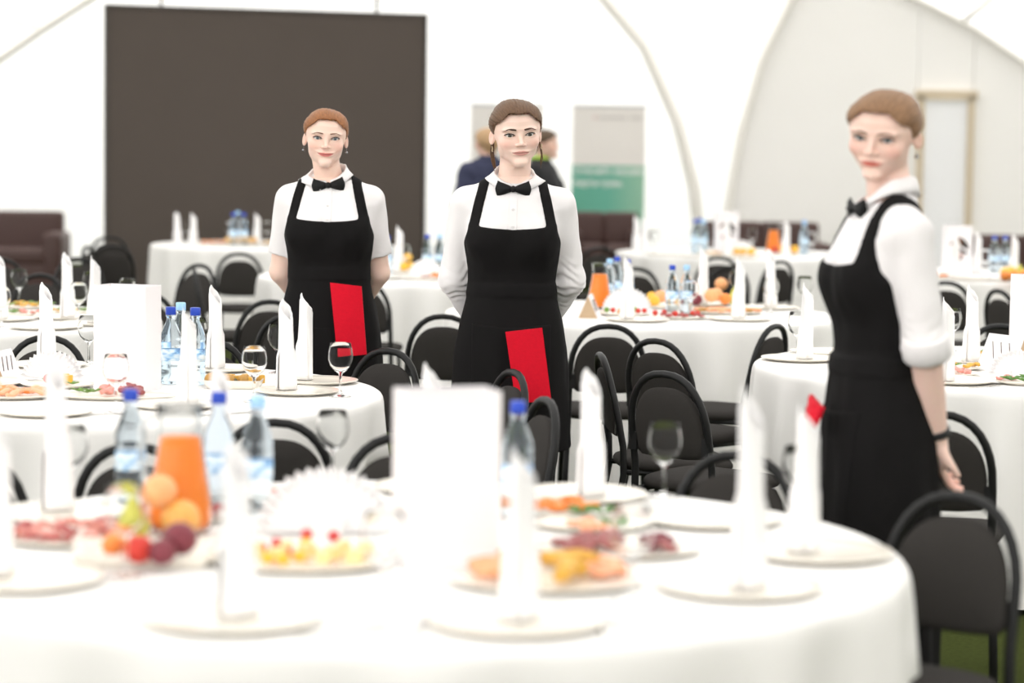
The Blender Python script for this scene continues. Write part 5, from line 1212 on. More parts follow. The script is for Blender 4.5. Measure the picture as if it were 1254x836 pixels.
def make_bottle(cap_m):
    r = empty('water_bottle')
    prof = [(0, .004), (.020, .001), (.029, .003), (.0318, .010), (.0318, .040), (.0300, .048), (.0318, .056), (.0318, .064), (.0305, .068), (.0305, .112), (.0318, .117), (.0318, .124), (.0300, .131), (.0318, .138), (.0300, .152), (.0245, .170), (.0175, .186), (.0132, .197), (.0128, .205), (.0158, .207), (.0158, .210), (.0125, .212), (.0125, .218), (0, .218)]
    MB().lathe(prof, 28).make('bottle_body', mat('bottle_plastic', (.82, .92, 1.0), rough=.04, trans=.95, ior=1.13), r)
    lab = mat('bottle_label', (.40, .62, .88), rough=.4)
    if not lab.node_tree.nodes.get('wv'):
        nt = lab.node_tree; tc = nt.nodes.new('ShaderNodeTexCoord'); wv = nt.nodes.new('ShaderNodeTexNoise'); wv.name = 'wv'; rp = nt.nodes.new('ShaderNodeValToRGB'); mp = nt.nodes.new('ShaderNodeMapping'); mp.inputs['Scale'].default_value = (1, 1, 2.2)
        wv.inputs['Scale'].default_value = 30
        nt.links.new(tc.outputs['Object'], mp.inputs[0]); nt.links.new(mp.outputs[0], wv.inputs['Vector']); nt.links.new(wv.outputs[0], rp.inputs[0])
        rp.color_ramp.elements[0].position = .38; rp.color_ramp.elements[0].color = (.10, .22, .50, 1)
        rp.color_ramp.elements[1].position = .60; rp.color_ramp.elements[1].color = (.80, .90, .97, 1)
        e = rp.color_ramp.elements.new(.47); e.color = (.36, .62, .88, 1)
        nt.links.new(rp.outputs[0], nt.nodes['Principled BSDF'].inputs['Base Color'])
    MB().lathe([(.0312, .072), (.0316, .0725), (.0316, .1085), (.0312, .109)], 28).make('label', lab, r)
    c = MB().lathe([(0, .236), (.0135, .236), (.0155, .2345), (.0160, .213), (.0150, .212), (0, .2125)], 24)
    c.make('bottle_cap', cap_m, r)
    return r
CAPB = mat('cap_blue', (.015, .060, .48), rough=.35)
CAPL = mat('cap_light_blue', (.36, .62, .90), rough=.35)
def make_carafe():
    r = empty('juice_carafe')
    prof = [(0, .006), (.046, .002), (.055, .008), (.0585, .025), (.0565, .055), (.049, .105), (.0415, .150), (.037, .185), (.0375, .205), (.043, .225), (.0445, .228), (.0425, .228), (.036, .205), (.0352, .185), (.0398, .150), (.0472, .105), (.0548, .055), (.0565, .025), (.053, .010), (0, .008)]
    MB().lathe(prof, 36).make('carafe_glass', GLASS, r)
    jp = [(0, .0095), (.052, .0105), (.0558, .025), (.0541, .055), (.0465, .105), (.0391, .150), (.0360, .172), (0, .173)]
    MB().lathe(jp, 36).make('orange_juice', mat('orange_juice', (1.0, .25, .012), rough=.3), r)
    MB().tube([(.040, 0, .205), (.062, 0, .208), (.078, 0, .180), (.078, 0, .130), (.066, 0, .088), (.050, 0, .085)], .0055, 8).make('carafe_handle', GLASS, r)
    return r
def make_fan(R=.10):
    r = empty('paper_napkin_fan')
    for k, (dy, sc_) in enumerate(((.0, 1.0), (.022, .93), (-.020, .86))):
        v = []; n = 36
        for row, rr in enumerate((.18, .62, 1.0)):
            for j in range(n + 1):
                a = math.radians(4 + 172 * j / n)
                q = 1 if j % 2 else -1
                rad = R * sc_ * rr * (1 + (.045 * q if row == 2 else 0))
                v.append((rad * math.cos(a) * 1.05, dy + q * .0035 * rr, rad * math.sin(a) * .98 + .001))
        f = [(row * (n + 1) + j, row * (n + 1) + j + 1, (row + 1) * (n + 1) + j + 1, (row + 1) * (n + 1) + j) for row in range(2) for j in range(n)]
        o = link('pleated_sheet', mesh('pleated_sheet', v, f, False), PAPER, r)
        md = o.modifiers.new('thick', 'SOLIDIFY'); md.thickness = .0012; md.offset = 0
    MB().box((0, 0, .012), (.05, .075, .024)).make('fan_holder', mat('holder_white', (.85, .84, .82), rough=.5), r, smooth=False)
    return r
KRAFT = mat('kraft_paper', (.50, .36, .23), rough=.85, vary=.08, vscale=40)
CARD = mat('card_white', (.86, .83, .845), rough=.6)
def make_tent_card():
    r = empty('tent_card')
    w, h, L = .040, .092, .075
    for s in (-1, 1):
        v = [(0, -L, h), (s * w, -L, 0), (s * w, L, 0), (0, L, h)]
        o = link('card_leaf', mesh('card_leaf', v, [(0, 1, 2, 3)], False), CARD, r)
        md = o.modifiers.new('thick', 'SOLIDIFY'); md.thickness = .0012
        pr = MB()
        for q in range(3):
            y0 = -.045 + q * .035
            p = [(0, y0 + .012), (0, y0 + .016)]
            a = [(s * (w * (1 - .78) + .0014), y0 + .022, h * .78), (s * (w * (1 - .30) + .0014), y0 - .006, h * .30)]
            pr.tube(a, .0014, 5)
        pr.make('printed_strokes', mat('print_brown', (.08, .035, .02), rough=.6), r)
    for q in (-1, 1):
        v = [(-w * .98, q * (L + .001), 0), (w * .98, q * (L + .001), 0), (0, q * (L + .001), h * .99)]
        o = link('card_end', mesh('card_end', v, [(0, 1, 2)], False), KRAFT, r)
        md = o.modifiers.new('thick', 'SOLIDIFY'); md.thickness = .0015; md.offset = 0
    return r
def make_menu(emblem):
    r = empty('menu_card')
    W, D, Hh = .182, .115, .335
    for (c, d) in (((0, -D / 2, Hh / 2), (W, .002, Hh)), ((0, D / 2, Hh / 2), (W, .002, Hh)), ((-W / 2 + .001, 0, Hh / 2), (.002, D - .002, Hh)), ((W / 2 - .001, 0, Hh / 2), (.002, D - .002, Hh))):
        MB().box(c, d).make('card_panel', CARD, r, smooth=False)
    if emblem:
        dk = mat('emblem_dark', (.030, .022, .018), rough=.6); br = mat('emblem_brown', (.16, .070, .030), rough=.6); pk = mat('emblem_rose', (.45, .28, .26), rough=.6)
        y = -D / 2 - .0018
        def slab(pts, m, name):
            n = len(pts)
            v = [(x, y, z) for x, z in pts] + [(x, y + .0012, z) for x, z in pts]
            f = [tuple(range(n)), tuple(range(2 * n - 1, n - 1, -1))] + [(i, i + n, (i + 1) % n + n, (i + 1) % n) for i in range(n)]
            link(name, mesh(name, v, f, False), m, r)
        def arch(t0, t1):
            up = []; lo = []
            for k in range(17):
                t = t0 + (t1 - t0) * k / 16
                x = -.068 + .136 * t
                up.append((x, .205 + .058 * math.sin(math.pi * min(1, t * 1.02)) ** .7 - .012 * t))
                lo.append((x, .196 + .030 * math.sin(math.pi * t) - .030 * t + .010 * math.sin(7 * t)))
            return up + lo[::-1]
        slab(arch(0.02, .62), br, 'emblem_brown_half')
        slab(arch(.62, .985), dk, 'emblem_dark_half')
        slab([(-.02, .175), (.0, .185), (.022, .178), (.05, .158), (.062, .150), (.058, .140), (.034, .146), (.010, .160), (-.012, .166)], dk, 'emblem_stroke')
        slab([(-.05, .142), (-.02, .158), (.02, .150), (.036, .135), (.02, .118), (-.02, .112), (-.045, .120)], pk, 'emblem_lower')
        slab([(-.04, .112), (-.01, .118), (.025, .113), (.02, .104), (-.02, .101)], dk, 'emblem_base')
    return r
STEEL = mat('cutlery_steel', (.62, .61, .60), rough=.2, metal=1)
def make_cutlery(kind):
    b = MB()
    if kind == 'fork':
        b.box((0, 0, .002), (.006, .11, .0025)); b.box((0, .066, .0025), (.018, .024, .0022))
        for q in range(4):
            b.box((-.0075 + q * .005, .095, .003), (.0028, .036, .002))
    else:
        b.box((0, -.02, .0025), (.008, .09, .004)); b.box((.001, .075, .002), (.016, .105, .0018))
    return b.make(kind, STEEL, smooth=False)
def make_platter(sx, sy):
    o = plate_mesh(.15).make('platter', CHINA); o.scale = (sx / .15, sy / .15, 1)
    return o
def make_dish(w, d):
    b = MB()
    def rr(w_, d_, z, k=8):
        pts = []
        for cx_, cy_, a0 in ((1, 1, 0), (-1, 1, 1), (-1, -1, 2), (1, -1, 3)):
            for i in range(k):
                a = (a0 + i / (k - 1)) * math.pi / 2
                pts.append((cx_ * (w_ / 2 - .02) + .02 * math.cos(a), cy_ * (d_ / 2 - .02) + .02 * math.sin(a), z))
        return pts
    b.rings([rr(w * .86, d * .86, 0), rr(w * .9, d * .9, .004), rr(w, d, .028), rr(w - .008, d - .008, .0285), rr(w * .88, d * .88, .009)])
    return b.make('serving_dish', CHINA)
FOODM = dict(
    pear=(.52, .50, .08), yellow=(.92, .50, .05), apple=(.80, .40, .10), peach=(.90, .42, .18), plum=(.20, .03, .045), red=(.62, .04, .025), cherry=(.60, .05, .05),
    ham=(.75, .30, .25), salami=(.42, .08, .075), beef=(.33, .09, .085), cheese=(.93, .72, .34), orange=(.85, .26, .05), salmon=(.92, .42, .24), shrimp=(.90, .42, .22), brown=(.48, .26, .06),
    greens=(.16, .30, .05), leaf=(.10, .25, .04), bread=(.72, .45, .20), olive=(.12, .10, .04), ochre=(.72, .40, .06))
_fm = {}
def food_mesh(shape, colour, size):
    key = (shape, colour, size)
    if key in _fm:
        return _fm[key]
    m = mat('food_' + colour, FOODM[colour], rough=.4, vary=.25, vscale=60, sss=.0)
    b = MB(); s = size
    if shape == 'ball':
        b.ball((0, 0, s), (s, s, s * .95), 16, 10)
    elif shape == 'pear':
        b.lathe([(.001, 0), (s * .6, .05 * s), (s, s * .7), (s * .85, s * 1.3), (s * .5, s * 1.9), (s * .36, s * 2.3), (s * .15, s * 2.5), (.001, s * 2.5)], 18)
        b.tube([(0, 0, s * 2.45), (.003, 0, s * 2.85)], .0018, 6)
    elif shape == 'cube':
        b.box((0, 0, s * .5), (s * 1.2, s, s))
    elif shape == 'slice':
        R = []
        for k in range(7):
            t = -1 + k / 3.0
            R.append([(s * t, s * .55 * math.cos(a) * (1 - .5 * t * t) , s * .30 + s * .22 * math.sin(a) + s * .18 * math.sin(t * 3)) for a in [2 * math.pi * j / 10 for j in range(10)]])
        b.rings(R)
    elif shape == 'roll':
        b.tube([(-s, 0, s * .45), (0, 0, s * .5), (s, 0, s * .45)], [s * .36, s * .45, s * .36], 12)
    elif shape == 'long':
        b.tube([(-s * 2.2, 0, s * .7), (-s * 1.6, 0, s), (0, s * .2, s), (s * 1.7, 0, s), (s * 2.2, 0, s * .7)], [s * .5, s * .9, s, s * .9, s * .5], 12)
    elif shape == 'curl':
        b.tube([(s * math.cos(a), s * .8 * math.sin(a), s * .35) for a in [q * .55 for q in range(8)]], [s * .2, s * .34, s * .38, s * .36, s * .33, s * .28, s * .2, s * .1], 8)
    elif shape == 'leaf':
        for q in range(4):
            a = q * 1.6
            v = [(0, 0, .002), (s * math.cos(a - .45), s * math.sin(a - .45), s * .5), (s * 1.6 * math.cos(a), s * 1.6 * math.sin(a), s * .55), (s * math.cos(a + .45), s * math.sin(a + .45), s * .6)]
            v2 = [(p[0], p[1], p[2] + .0022) for p in v]
            b.add(v + v2, [(0, 3, 2, 1), (4, 5, 6, 7), (0, 1, 5, 4), (1, 2, 6, 5), (2, 3, 7, 6), (3, 0, 4, 7)])
    me = mesh('food', b.v, b.f, shape != 'cube')
    me.materials.append(m)
    _fm[key] = me
    return me
PROTO = {}
MAKERS = dict(plate=make_plate, napkin=make_napkin, glass=make_glass, bottle=lambda: make_bottle(CAPB), bottle_light=lambda: make_bottle(CAPL), carafe=make_carafe,
              fan=make_fan, tent=make_tent_card, menu=lambda: make_menu(False), menu_emblem=lambda: make_menu(True), fork=lambda: make_cutlery('fork'), knife=lambda: make_cutlery('knife'))
CATS = dict(plate='plate', napkin='napkin', glass='wine glass', bottle='bottle', bottle_light='bottle', carafe='carafe', fan='napkins', tent='card', menu='menu card', menu_emblem='menu card', fork='fork', knife='knife', platter='platter', dish='dish')
GRPS = dict(plate='cream place plates', napkin='rolled white napkins', glass='stemmed glasses', bottle='water bottles', bottle_light='water bottles', carafe='carafes of juice', fan='paper napkin fans', tent='folded tent cards', menu='standing menu cards', menu_emblem='standing menu cards', fork='table forks', knife='table knives', platter='serving platters', dish='serving dishes')
for (kind, x, y, z, deg, sc_, lab) in D_WARE:
    if kind not in PROTO:
        o = PROTO[kind] = MAKERS[kind](); o.location = (x, y, z); o.rotation_euler = (0, 0, math.radians(deg))
    else:
        o = dup(PROTO[kind], (x, y, z), math.radians(deg))
    if kind not in ('platter', 'dish'):
        o.scale = (sc_ if kind != 'napkin' else 1, sc_ if kind != 'napkin' else 1, sc_)
    tag(o, lab, CATS[kind], GRPS[kind])
# platters and what lies on them
NAMES = dict(ball='berry', pear='pear', cube='cheese_cube', slice='meat_slice', roll='meat_roll', long='stuffed_roll', curl='shrimp', leaf='salad_leaf')
for (kind, x, y, a, b_, deg, lab, food) in D_PLATTERS:
    o = make_dish(a, b_) if kind == 'dish' else make_platter(a, b_)
    o.location = (x, y, TZ); o.rotation_euler = (0, 0, math.radians(deg))
    tag(o, lab, CATS[kind], GRPS[kind])
    for (shape, colour, size, name, flab, fgrp, spots) in food:
        for (px, py, dz, yaw) in spots:
            q = link(name, food_mesh(shape, colour, size))
            q.location = (px, py, TZ + dz); q.rotation_euler = (0, 0, yaw)
            tag(q, flab, name.replace('_', ' '), fgrp)

# ------------------------------------------------------------------ people
TORSO = [(0.76,.168,-.095,.112),(0.85,.176,-.102,.122),(0.92,.168,-.102,.112),(1.00,.147,-.098,.094),(1.06,.135,-.095,.085),
         (1.12,.139,-.100,.085),(1.18,.149,-.110,.088),(1.23,.157,-.117,.090),(1.28,.163,-.113,.092),(1.33,.163,-.098,.090),
         (1.38,.138,-.074,.085),(1.41,.098,-.052,.078),(1.44,.060,-.036,.072),(1.47,.048,-.028,.068)]
FACE = [(-.120,.012,-.066,.0),(-.113,.022,-.080,.0),(-.100,.030,-.0850,.01),(-.085,.0400,-.083,.02),(-.06,.0530,-.083,.03),(-.035,.0610,-.083,.04),
        (-.01,.0665,-.081,.05),(.02,.068,-.083,.05),(.05,.066,-.081,.05),(.072,.054,-.068,.05),(.090,.032,-.040,.04)]
def head_field(P, st):
    X, Y, Z = P
    sx = np.abs(X)
    S = (sx, Y, Z)                                           # mirrored half
    d = ell(P, (0, .018, .030), (.0735, .094, .079))
    skull = d
    d = smin(d, loft(P, FACE, n=2.12, y0=-.02), .018)
    d = smin(d, ell(S, (.043, -.006, -.062), (.012, .026, .022)), .022)      # jaw corner
    d = smin(d, ell(S, (.038, -.057, -.028), (.020, .019, .022)), .018)      # cheek
    d = smin(d, ell(P, (0, -.078, -.101), (.015, .013, .012)), .014)         # chin
    d = smin(d, ell(S, (.026, -.074, .0205), (.024, .010, .007)), .010)      # brow ridge
    d = smax(d, -ell(S, (.0315, -.094, .001), (.019, .0135, .0125)), .010)   # eye socket
    # eyelids
    ex, ey = .0312, -.0655
    d = smin(d, ell(S, (ex, ey, .0), (.0172, .0148, .0146)), .005)
    # nose
    d = smin(d, cap(P, (0, -.078, .008), (0, -.098, -.028), .0056, .0068), .010)
    d = smin(d, ell(P, (0, -.0995, -.0315), (.0076, .0078, .0070)), .007)
    d = smin(d, ell(S, (.0104, -.0875, -.0345), (.0058, .0095, .0058)), .006)
    d = smax(d, -ell(S, (.0058, -.0940, -.0412), (.0034, .0052, .0032)), .002)
    # mouth
    sm = st.get('smile', 0.0)
    mz = -.0640 + sm * (sx / .026) ** 2 * .0045
    w = .0250 + .004 * sm
    arch = np.clip(1 - (sx / w) ** 2, 0, 1)
    Q = (X, Y, Z - mz.astype(f32))
    curve = (.24 * sx ** 2 / .026).astype(f32)
    d = smin(d, ell((X, Y - curve, Q[2]), (0, -.0830, .0040), (w, .0070, .0048)), .006)
    d = smin(d, ell((X, Y - curve, Q[2]), (0, -.0825, -.0052), (w * .82, .0076, .0055)), .006)
    d = smax(d, -np.maximum(np.abs(Q[2] + .0002) - f32(st.get('gap', .0007)), np.maximum(sx - w * .93, Y + .082)), .0018)
    d = smax(d, -ell(P, (0, -.094, -.0535), (.0032, .006, .006)), .004)      # philtrum
    # ear
    ca, sa = math.cos(.30), math.sin(.30)
    RE = [[.92, -.38, 0], [.38 * ca, .92 * ca, sa], [-.38 * sa, -.92 * sa, ca]]
    ear = ell(S, (.0735, .016, -.012), (.0060, .0165, .0290), RE)
    ear = smax(ear, -ell(S, (.0800, .010, -.009), (.0055, .0095, .0185), RE), .003)
    d = smin(d, ear, .004)
    # eye opening
    dx = (sx - ex) / f32(.0158)
    tilt = (sx - ex) * f32(.10)
    zu = .0061 * (1 - np.abs(dx) ** 2.2) * st.get('lid', 1.0) + tilt
    zl = -.0050 * (1 - np.abs(dx) ** 2.0) + tilt
    op = np.maximum(np.maximum(Z - zu, zl - Z), Y + .055)
    d = smax(d, -op.astype(f32), .0012)
    return d, skull
def hair_field(P, st, skull):
    X, Y, Z = P
    sx = np.abs(X)
    yk = [-.10, -.078, -.060, -.045, -.030, -.012, .004, .02, .05, .10, .14]
    fh = st.get('hairline', .062)
    zk = [fh + .006, fh, fh - .006, fh - .022, .022, -.004, -.006, .000, -.055, -.075, -.075]
    if st.get('side', 0):
        zk[4] += .006
    hz = np.interp(Y, yk, zk).astype(f32)
    hz = np.minimum(hz, f32(fh) - f32(1.05) * np.clip(sx - f32(.028), 0, .1))
    hz = hz + .0010 * np.sin(sx * 260 + 3 * np.sin(90 * Y)) * (Y < -.02) + .0010 * np.sin(sx * 620) - .004 * (1 - np.clip(sx / .03, 0, 1)) * st.get('peak', 0)
    vol = st.get('vol', .008)
    kx, ky, kz = 1.045 + vol * 1.5, 1.03 + vol * 5, 1.03 + vol * 9   # the skull swollen by the hair
    S = (X / f32(kx), (Y - f32(.02)) / f32(ky) + f32(.02), (Z - f32(.005)) / f32(kz) + f32(.005))
    d = smin(ell(S, (0, .018, .030), (.0735, .094, .079)), ell(S, (0, -.011, .044), (.0685, .0715, .056)), .020) - f32(.0010)
    nape = cap(P, (0, .052, .0), (0, .055, -.06), .048, .040)
    d = smin(d, nape, .02)
    a = np.arctan2(X, Z + .02)
    d = d + .0005 * np.sin(a * 46 + 9 * Y + 3 * np.sin(a * 7)) + .0005 * np.sin(a * 91 - 17 * Y) + .0012 * np.sin(a * 9 + 25 * Y) * st.get('strand', 1.0)
    d = smax(d, (hz - Z) * f32(.8), .004)
    if st.get('bun'):
        bx, by, bz, br = st['bun']
        b = ell(P, (bx, by, bz), (br, br * .8, br))
        b = b + .0012 * np.sin(70 * np.arctan2(Z - bz, X - bx) / 3.0 + 180 * Y)
        d = smin(d, b, .008)
    return d
def surf_y(f, P, x, z):
    """first solid y at (x, z) seen from the front"""
    i = int(round((x - float(P[0].ravel()[0])) / (float(P[0].ravel()[1] - P[0].ravel()[0]))))
    k = int(round((z - float(P[2].ravel()[0])) / (float(P[2].ravel()[1] - P[2].ravel()[0]))))
    col = f[i, :, k]
    j = int(np.argmax(col < 0))
    y = P[1].ravel()
    if j == 0:
        return float(y[0])
    a, b = float(col[j - 1]), float(col[j])
    return float(y[j - 1] + (y[j] - y[j - 1]) * a / (a - b))

def hand_field(P, curl, side):
    """hand hanging along -z from the wrist at the origin, back of the hand toward -y, thumb toward side*x"""
    d = ell(P, (0, 0, -.048), (.039, .0155, .050))
    d = smin(d, cap(P, (0, 0, .02), (0, 0, -.02), .025, .024), .02)
    for k, (x, L, r) in enumerate(((.027, .068, .0085), (.009, .076, .0088), (-.009, .070, .0085), (-.026, .056, .0076))):
        p = np.array([side * x, 0, -.085]); a = curl * (.55 + .12 * k)
        q = [side * x * 1.15, 0, -.088]
        chain = [p]
        for seg in (.45, .30, .25):
            a2 = a
            q = chain[-1] + L * seg * np.array([side * .06 * (1.5 - k), math.sin(a2), -math.cos(a2)])
            chain.append(q); a += curl * .75
        fg = None
        for s in range(3):
            c = cap(P, chain[s], chain[s + 1], r * (1 - .08 * s), r * (1 - .08 * (s + 1)))
            fg = c if fg is None else np.minimum(fg, c)
        d = smin(d, fg, .006)
    t0 = np.array([side * .026, .004, -.028]); t1 = np.array([side * .048, .016, -.060]); t2 = np.array([side * .050, .026, -.085])
    d = smin(d, np.minimum(cap(P, t0, t1, .0125, .0100), cap(P, t1, t2, .0100, .0080)), .010)
    return d

def person(nm, label, st, loc, rz):
    root = empty(nm, loc, rz)
    sc = st.get('scale', 1.0)
    root.scale = (sc, sc, sc)
    tag(root, label, 'person')
    tone = st['skin']
    skin_m = mat('skin', (.8, .55, .45), rough=.48, sss=.12, spec=.35, attr='tone', bump=.08, bscale=900)
    arms = st['arms']                                        # side -> (shoulder, elbow, wrist)
    hs = st.get('head_size', (1.12, 1.03, .93))
    HM = Matrix.Translation(st['head']) @ Euler(st.get('turn', (0, 0, 0)), 'ZXY').to_matrix().to_4x4() @ Matrix.Diagonal((hs[0], hs[1], hs[2], 1))
    top = st.get('collar', 1.435)
    bust = st.get('bust', 1.0)
    lean = st.get('lean', 0.0)
    def sway(P):
        return (P[0] - f32(st.get('sway', 0.0)) * (P[2] - f32(1.0)), P[1] + f32(lean) * (P[2] - f32(1.0)), P[2])
    def trunk(P, off=0.0):
        Q = sway(P)
        d = loft(Q, TORSO, off=off, n=2.25)
        S = (np.abs(Q[0]), Q[1], Q[2])
        d = smin(d, ell(S, (.070, -.086, 1.225), (.060 + off, (.048 + off) * bust, .060 + off)), .035)
        d = smin(d, cap(S, (.05, .012, 1.400), (st.get('shw', .150), .012, 1.350), .036 + off, .047 + off), .030)
        return d
    def arm(P, s, off=0.0, t_end=None, belly=0.0):
        a, e, w = [np.array(q, float) for q in arms[s]]
        if t_end is not None:                                # sleeve: 0..1 upper arm, 1..2 forearm
            if t_end <= 1:
                e2 = a + (e - a) * t_end
                return cap(P, a, e2, .048 + off, .050 - .012 * t_end + off + belly)
            w2 = e + (w - e) * (t_end - 1)
            return smin(cap(P, a, e, .048 + off, .041 + off), cap(P, e, w2, .042 + off, .042 - .014 * (t_end - 1) + off), .02)
        return smin(cap(P, a, e, .050 + off, .039 + off), cap(P, e, w, .040 + off, .027 + off), .015)
    neck_a = (0 + st.get('sway', 0) * .42, .020 - lean * .42, 1.40)
    nk = HM @ Vector((0, .022, -.075))
    # --- body: trunk, arms, legs
    h = st.get('res', .007)
    P = grid((-.42, -.36, 0), (.42, .40, 1.50), h)
    d = trunk(P)
    for s in (-1, 1):
        d = smin(d, arm(P, s), .03)
        d = smin(d, cap(P, (s * .085, .0, .86), (s * .085, -.005, .48), .088, .054), .02)
        d = smin(d, cap(P, (s * .085, .0, .48), (s * .085, .025, .09), .056, .034), .02)
        d = smin(d, cap(P, (s * .085, .03, .05), (s * .095, -.13, .028), .036, .026), .02)
    d = smin(d, cap(P, neck_a, nk, .052, .047), .02)
    d = np.maximum(d, P[2] - f32(top + .004))
    v1, q1 = snets(d, P, h)
    # --- head, in its own finer grid
    hh = st.get('head_res', .0016)
    HP = grid((-.098, -.125, -.200), (.098, .142, .135), hh)
    d, skull = head_field(HP, st)
    inv = HM.inverted()
    na, nb = inv @ Vector(neck_a), inv @ nk
    d = smin(d, cap(HP, na, nb, .052, .047), .016)
    v2, q2 = snets(d, HP, hh)
    # tones of the face
    c = np.ones((len(v2), 3)) * np.array(tone)
    x, y, z = v2[:, 0], v2[:, 1], v2[:, 2]
    ax = np.abs(x)
    def mixin(m, col, amt):
        m = np.clip(m, 0, 1)[:, None] * amt
        c[:] = c * (1 - m) + np.array(col) * m
    front = y < -.05
    blush = np.exp(-(((ax - .045) / .020) ** 2 + ((z + .030) / .020) ** 2)) * front
    mixin(blush, np.array(tone) * np.array((1.0, .80, .78)), .75)
    mixin(np.exp(-((x / .014) ** 2 + ((z + .033) / .010) ** 2)) * front, np.array(tone) * np.array((1.0, .88, .86)), .5)
    mixin(np.exp(-(((ax - .076) / .01) ** 2 + ((z + .014) / .03) ** 2)), np.array(tone) * np.array((1.0, .80, .76)), .5)
    sm = st.get('smile', 0.0)
    w = .0250 + .004 * sm
    mz = -.0640 + sm * (ax / .026) ** 2 * .0045
    r = ax / w
    up = st.get('lip', 1.0) * .0082 * np.clip(1 - r ** 1.6, 0, 1) - .0016 * np.exp(-(ax / .004) ** 2)
    dn = st.get('lip', 1.0) * .0098 * np.clip(1 - r ** 2.4, 0, 1)
    zz = z - mz
    lip = np.clip((np.minimum(up - zz, zz + dn)) / .0012 + .5, 0, 1) * (r < 1) * (y < -.06)
    mixin(lip, st['lips'], .9)
    mixin(np.exp(-((zz / .0012) ** 2)) * (r < 1.0) * (y < -.06), np.array(st['lips']) * .35, .7)
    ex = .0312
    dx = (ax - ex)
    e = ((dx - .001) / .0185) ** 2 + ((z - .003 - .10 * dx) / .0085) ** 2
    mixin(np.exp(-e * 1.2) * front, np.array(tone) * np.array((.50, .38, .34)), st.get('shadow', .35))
    c2 = c
    v2 = np.array([HM @ Vector(p) for p in v2])
    # --- hands
    vs, qs, cs = [v1, v2], [q1, q2 + len(v1)], [np.ones((len(v1), 3)) * np.array(tone), c2]
    base = len(v1) + len(v2)
    for s in (-1, 1):
        a, el, wr = [Vector(q) for q in arms[s]]
        M = st['hands'][s] if 'hands' in st and s in st['hands'] else None
        if M is None:
            dirv = (wr - el).normalized()
            zc = -dirv
            yc = Vector((0, -1, 0)); yc = -(yc - yc.dot(zc) * zc).normalized()
            xc = yc.cross(zc)
            M = Matrix((xc, yc, zc)).transposed().to_4x4(); M.translation = wr
        g = .0022 if st.get('res', .007) < .008 else .004
        GP = grid((-.075, -.06, -.19), (.075, .11, .03), g)
        v3, q3 = snets(hand_field(GP, st.get('curl', .5), s), GP, g)
        t = np.array(tone)[None] * np.ones((len(v3), 1))
        kn = np.clip((-.075 - v3[:, 2]) / .03, 0, 1)[:, None]
        t = t * (1 - kn * np.array((.02, .16, .18)))
        vs.append(np.array([M @ Vector(p) for p in v3])); qs.append(q3 + base); cs.append(t)
        base += len(v3)
    V, Q, Cc = np.concatenate(vs), np.concatenate(qs), np.concatenate(cs)
    me = npmesh('body', V, Q)
    setcol(me, Cc)
    link('body', me, skin_m, root)
    # --- hair
    ph = grid((-.11, -.12, -.13), (.11, .17, .16), hh * 1.25)
    dh = hair_field(ph, st, None)
    v, q = snets(dh, ph, hh * 1.25)
    hm = st['hair_m']
    hme = npmesh('hair', v, q)
    hair = link('hair', hme, hm, root)
    hair.matrix_local = HM
    for k, (pts, rad) in enumerate(st.get('locks', ())):
        b = MB()
        for q in range(7):
            a_ = q * 2.4; g = .45
            b.tube([(p[0] + r_ * g * math.cos(a_ + i * .5), p[1] + r_ * g * math.sin(a_ + i * .5), p[2] - .004 * (q % 3) * i) for i, (p, r_) in enumerate(zip(pts, rad))], [max(.0004, r_ * .33) for r_ in rad], 5)
        lk = b.make('loose_lock', hm, root)
        lk.matrix_local = HM
    # --- eyes
    em = [mat('eye_white', (.80, .78, .76), rough=.15), mat('iris_' + st['iris'][0], st['iris'][1], rough=.1), mat('pupil', (.008, .008, .008), rough=.08)]
    for s in (-1, 1):
        R = []
        lat = [0.02, .10, .19, .24, .36, .47, .52, .60, .85, 1.15, 1.5, 1.9, 2.3, 2.8, 3.12]
        rr = .01225
        b = MB()
        for ph_ in lat:
            R.append([(rr * math.sin(ph_) * math.cos(2 * math.pi * j / 24), -rr * math.cos(ph_), rr * math.sin(ph_) * math.sin(2 * math.pi * j / 24)) for j in range(24)])
        b.rings(R)
        o = b.make('eye', None, root)
        for mm in em:
            o.data.materials.append(mm)
        for p in o.data.polygons:
            cc = p.center
            an = math.acos(max(-1, min(1, -cc.y / cc.length)))
            p.material_index = 2 if an < .20 else (1 if an < .50 else 0)
        gz = st.get('gaze', (0, 0))
        o.matrix_local = HM @ Matrix.Translation((s * .0312, -.0655, 0)) @ Euler((gz[1], 0, gz[0])).to_matrix().to_4x4()
        # lashes along the upper lid
        pts = []; rad = []
        for i in range(13):
            u = -1 + i / 6.0
            xx = .0312 + u * .0165
            zt = .0063 * (1 - min(1, abs(u)) ** 2.2) * st.get('lid', 1.0) + u * .0165 * .10
            yy = surf_y(d, HP, xx, zt + .0016)
            pts.append((s * xx, yy - .0004, zt + .0004 + (.0012 if u > .8 else 0)))
            rad.append(.0004 + (.0010 * (1 - u * u) + .0004 * (u > 0)) * st.get('lash', 1.0))
        lo = MB().tube(pts, rad, 6).make('eyelash', mat('lash_dark', (.012, .009, .008), rough=.6), root)
        lo.matrix_local = HM
        # brow
        pts = []; rad = []
        for i in range(12):
            u = i / 11.0
            xx = .0125 + u * .038
            zt = st.get('brow_z', .0200) + .0040 * math.sin(min(1, u * 1.25) * math.pi * .60) - .0065 * max(0, u - .60) / .40
            yy = surf_y(d, HP, xx, zt)
            pts.append((s * xx, yy + .0002, zt))
            rad.append(st.get('brow_w', 1.0) * (.0019 + .0009 * math.sin(math.pi * min(1, u * 1.4 + .1))) * (1 - .65 * u ** 3))
        bo = MB().tube(pts, rad, 6).make('eyebrow', st['brow_m'], root)
        bo.matrix_local = HM
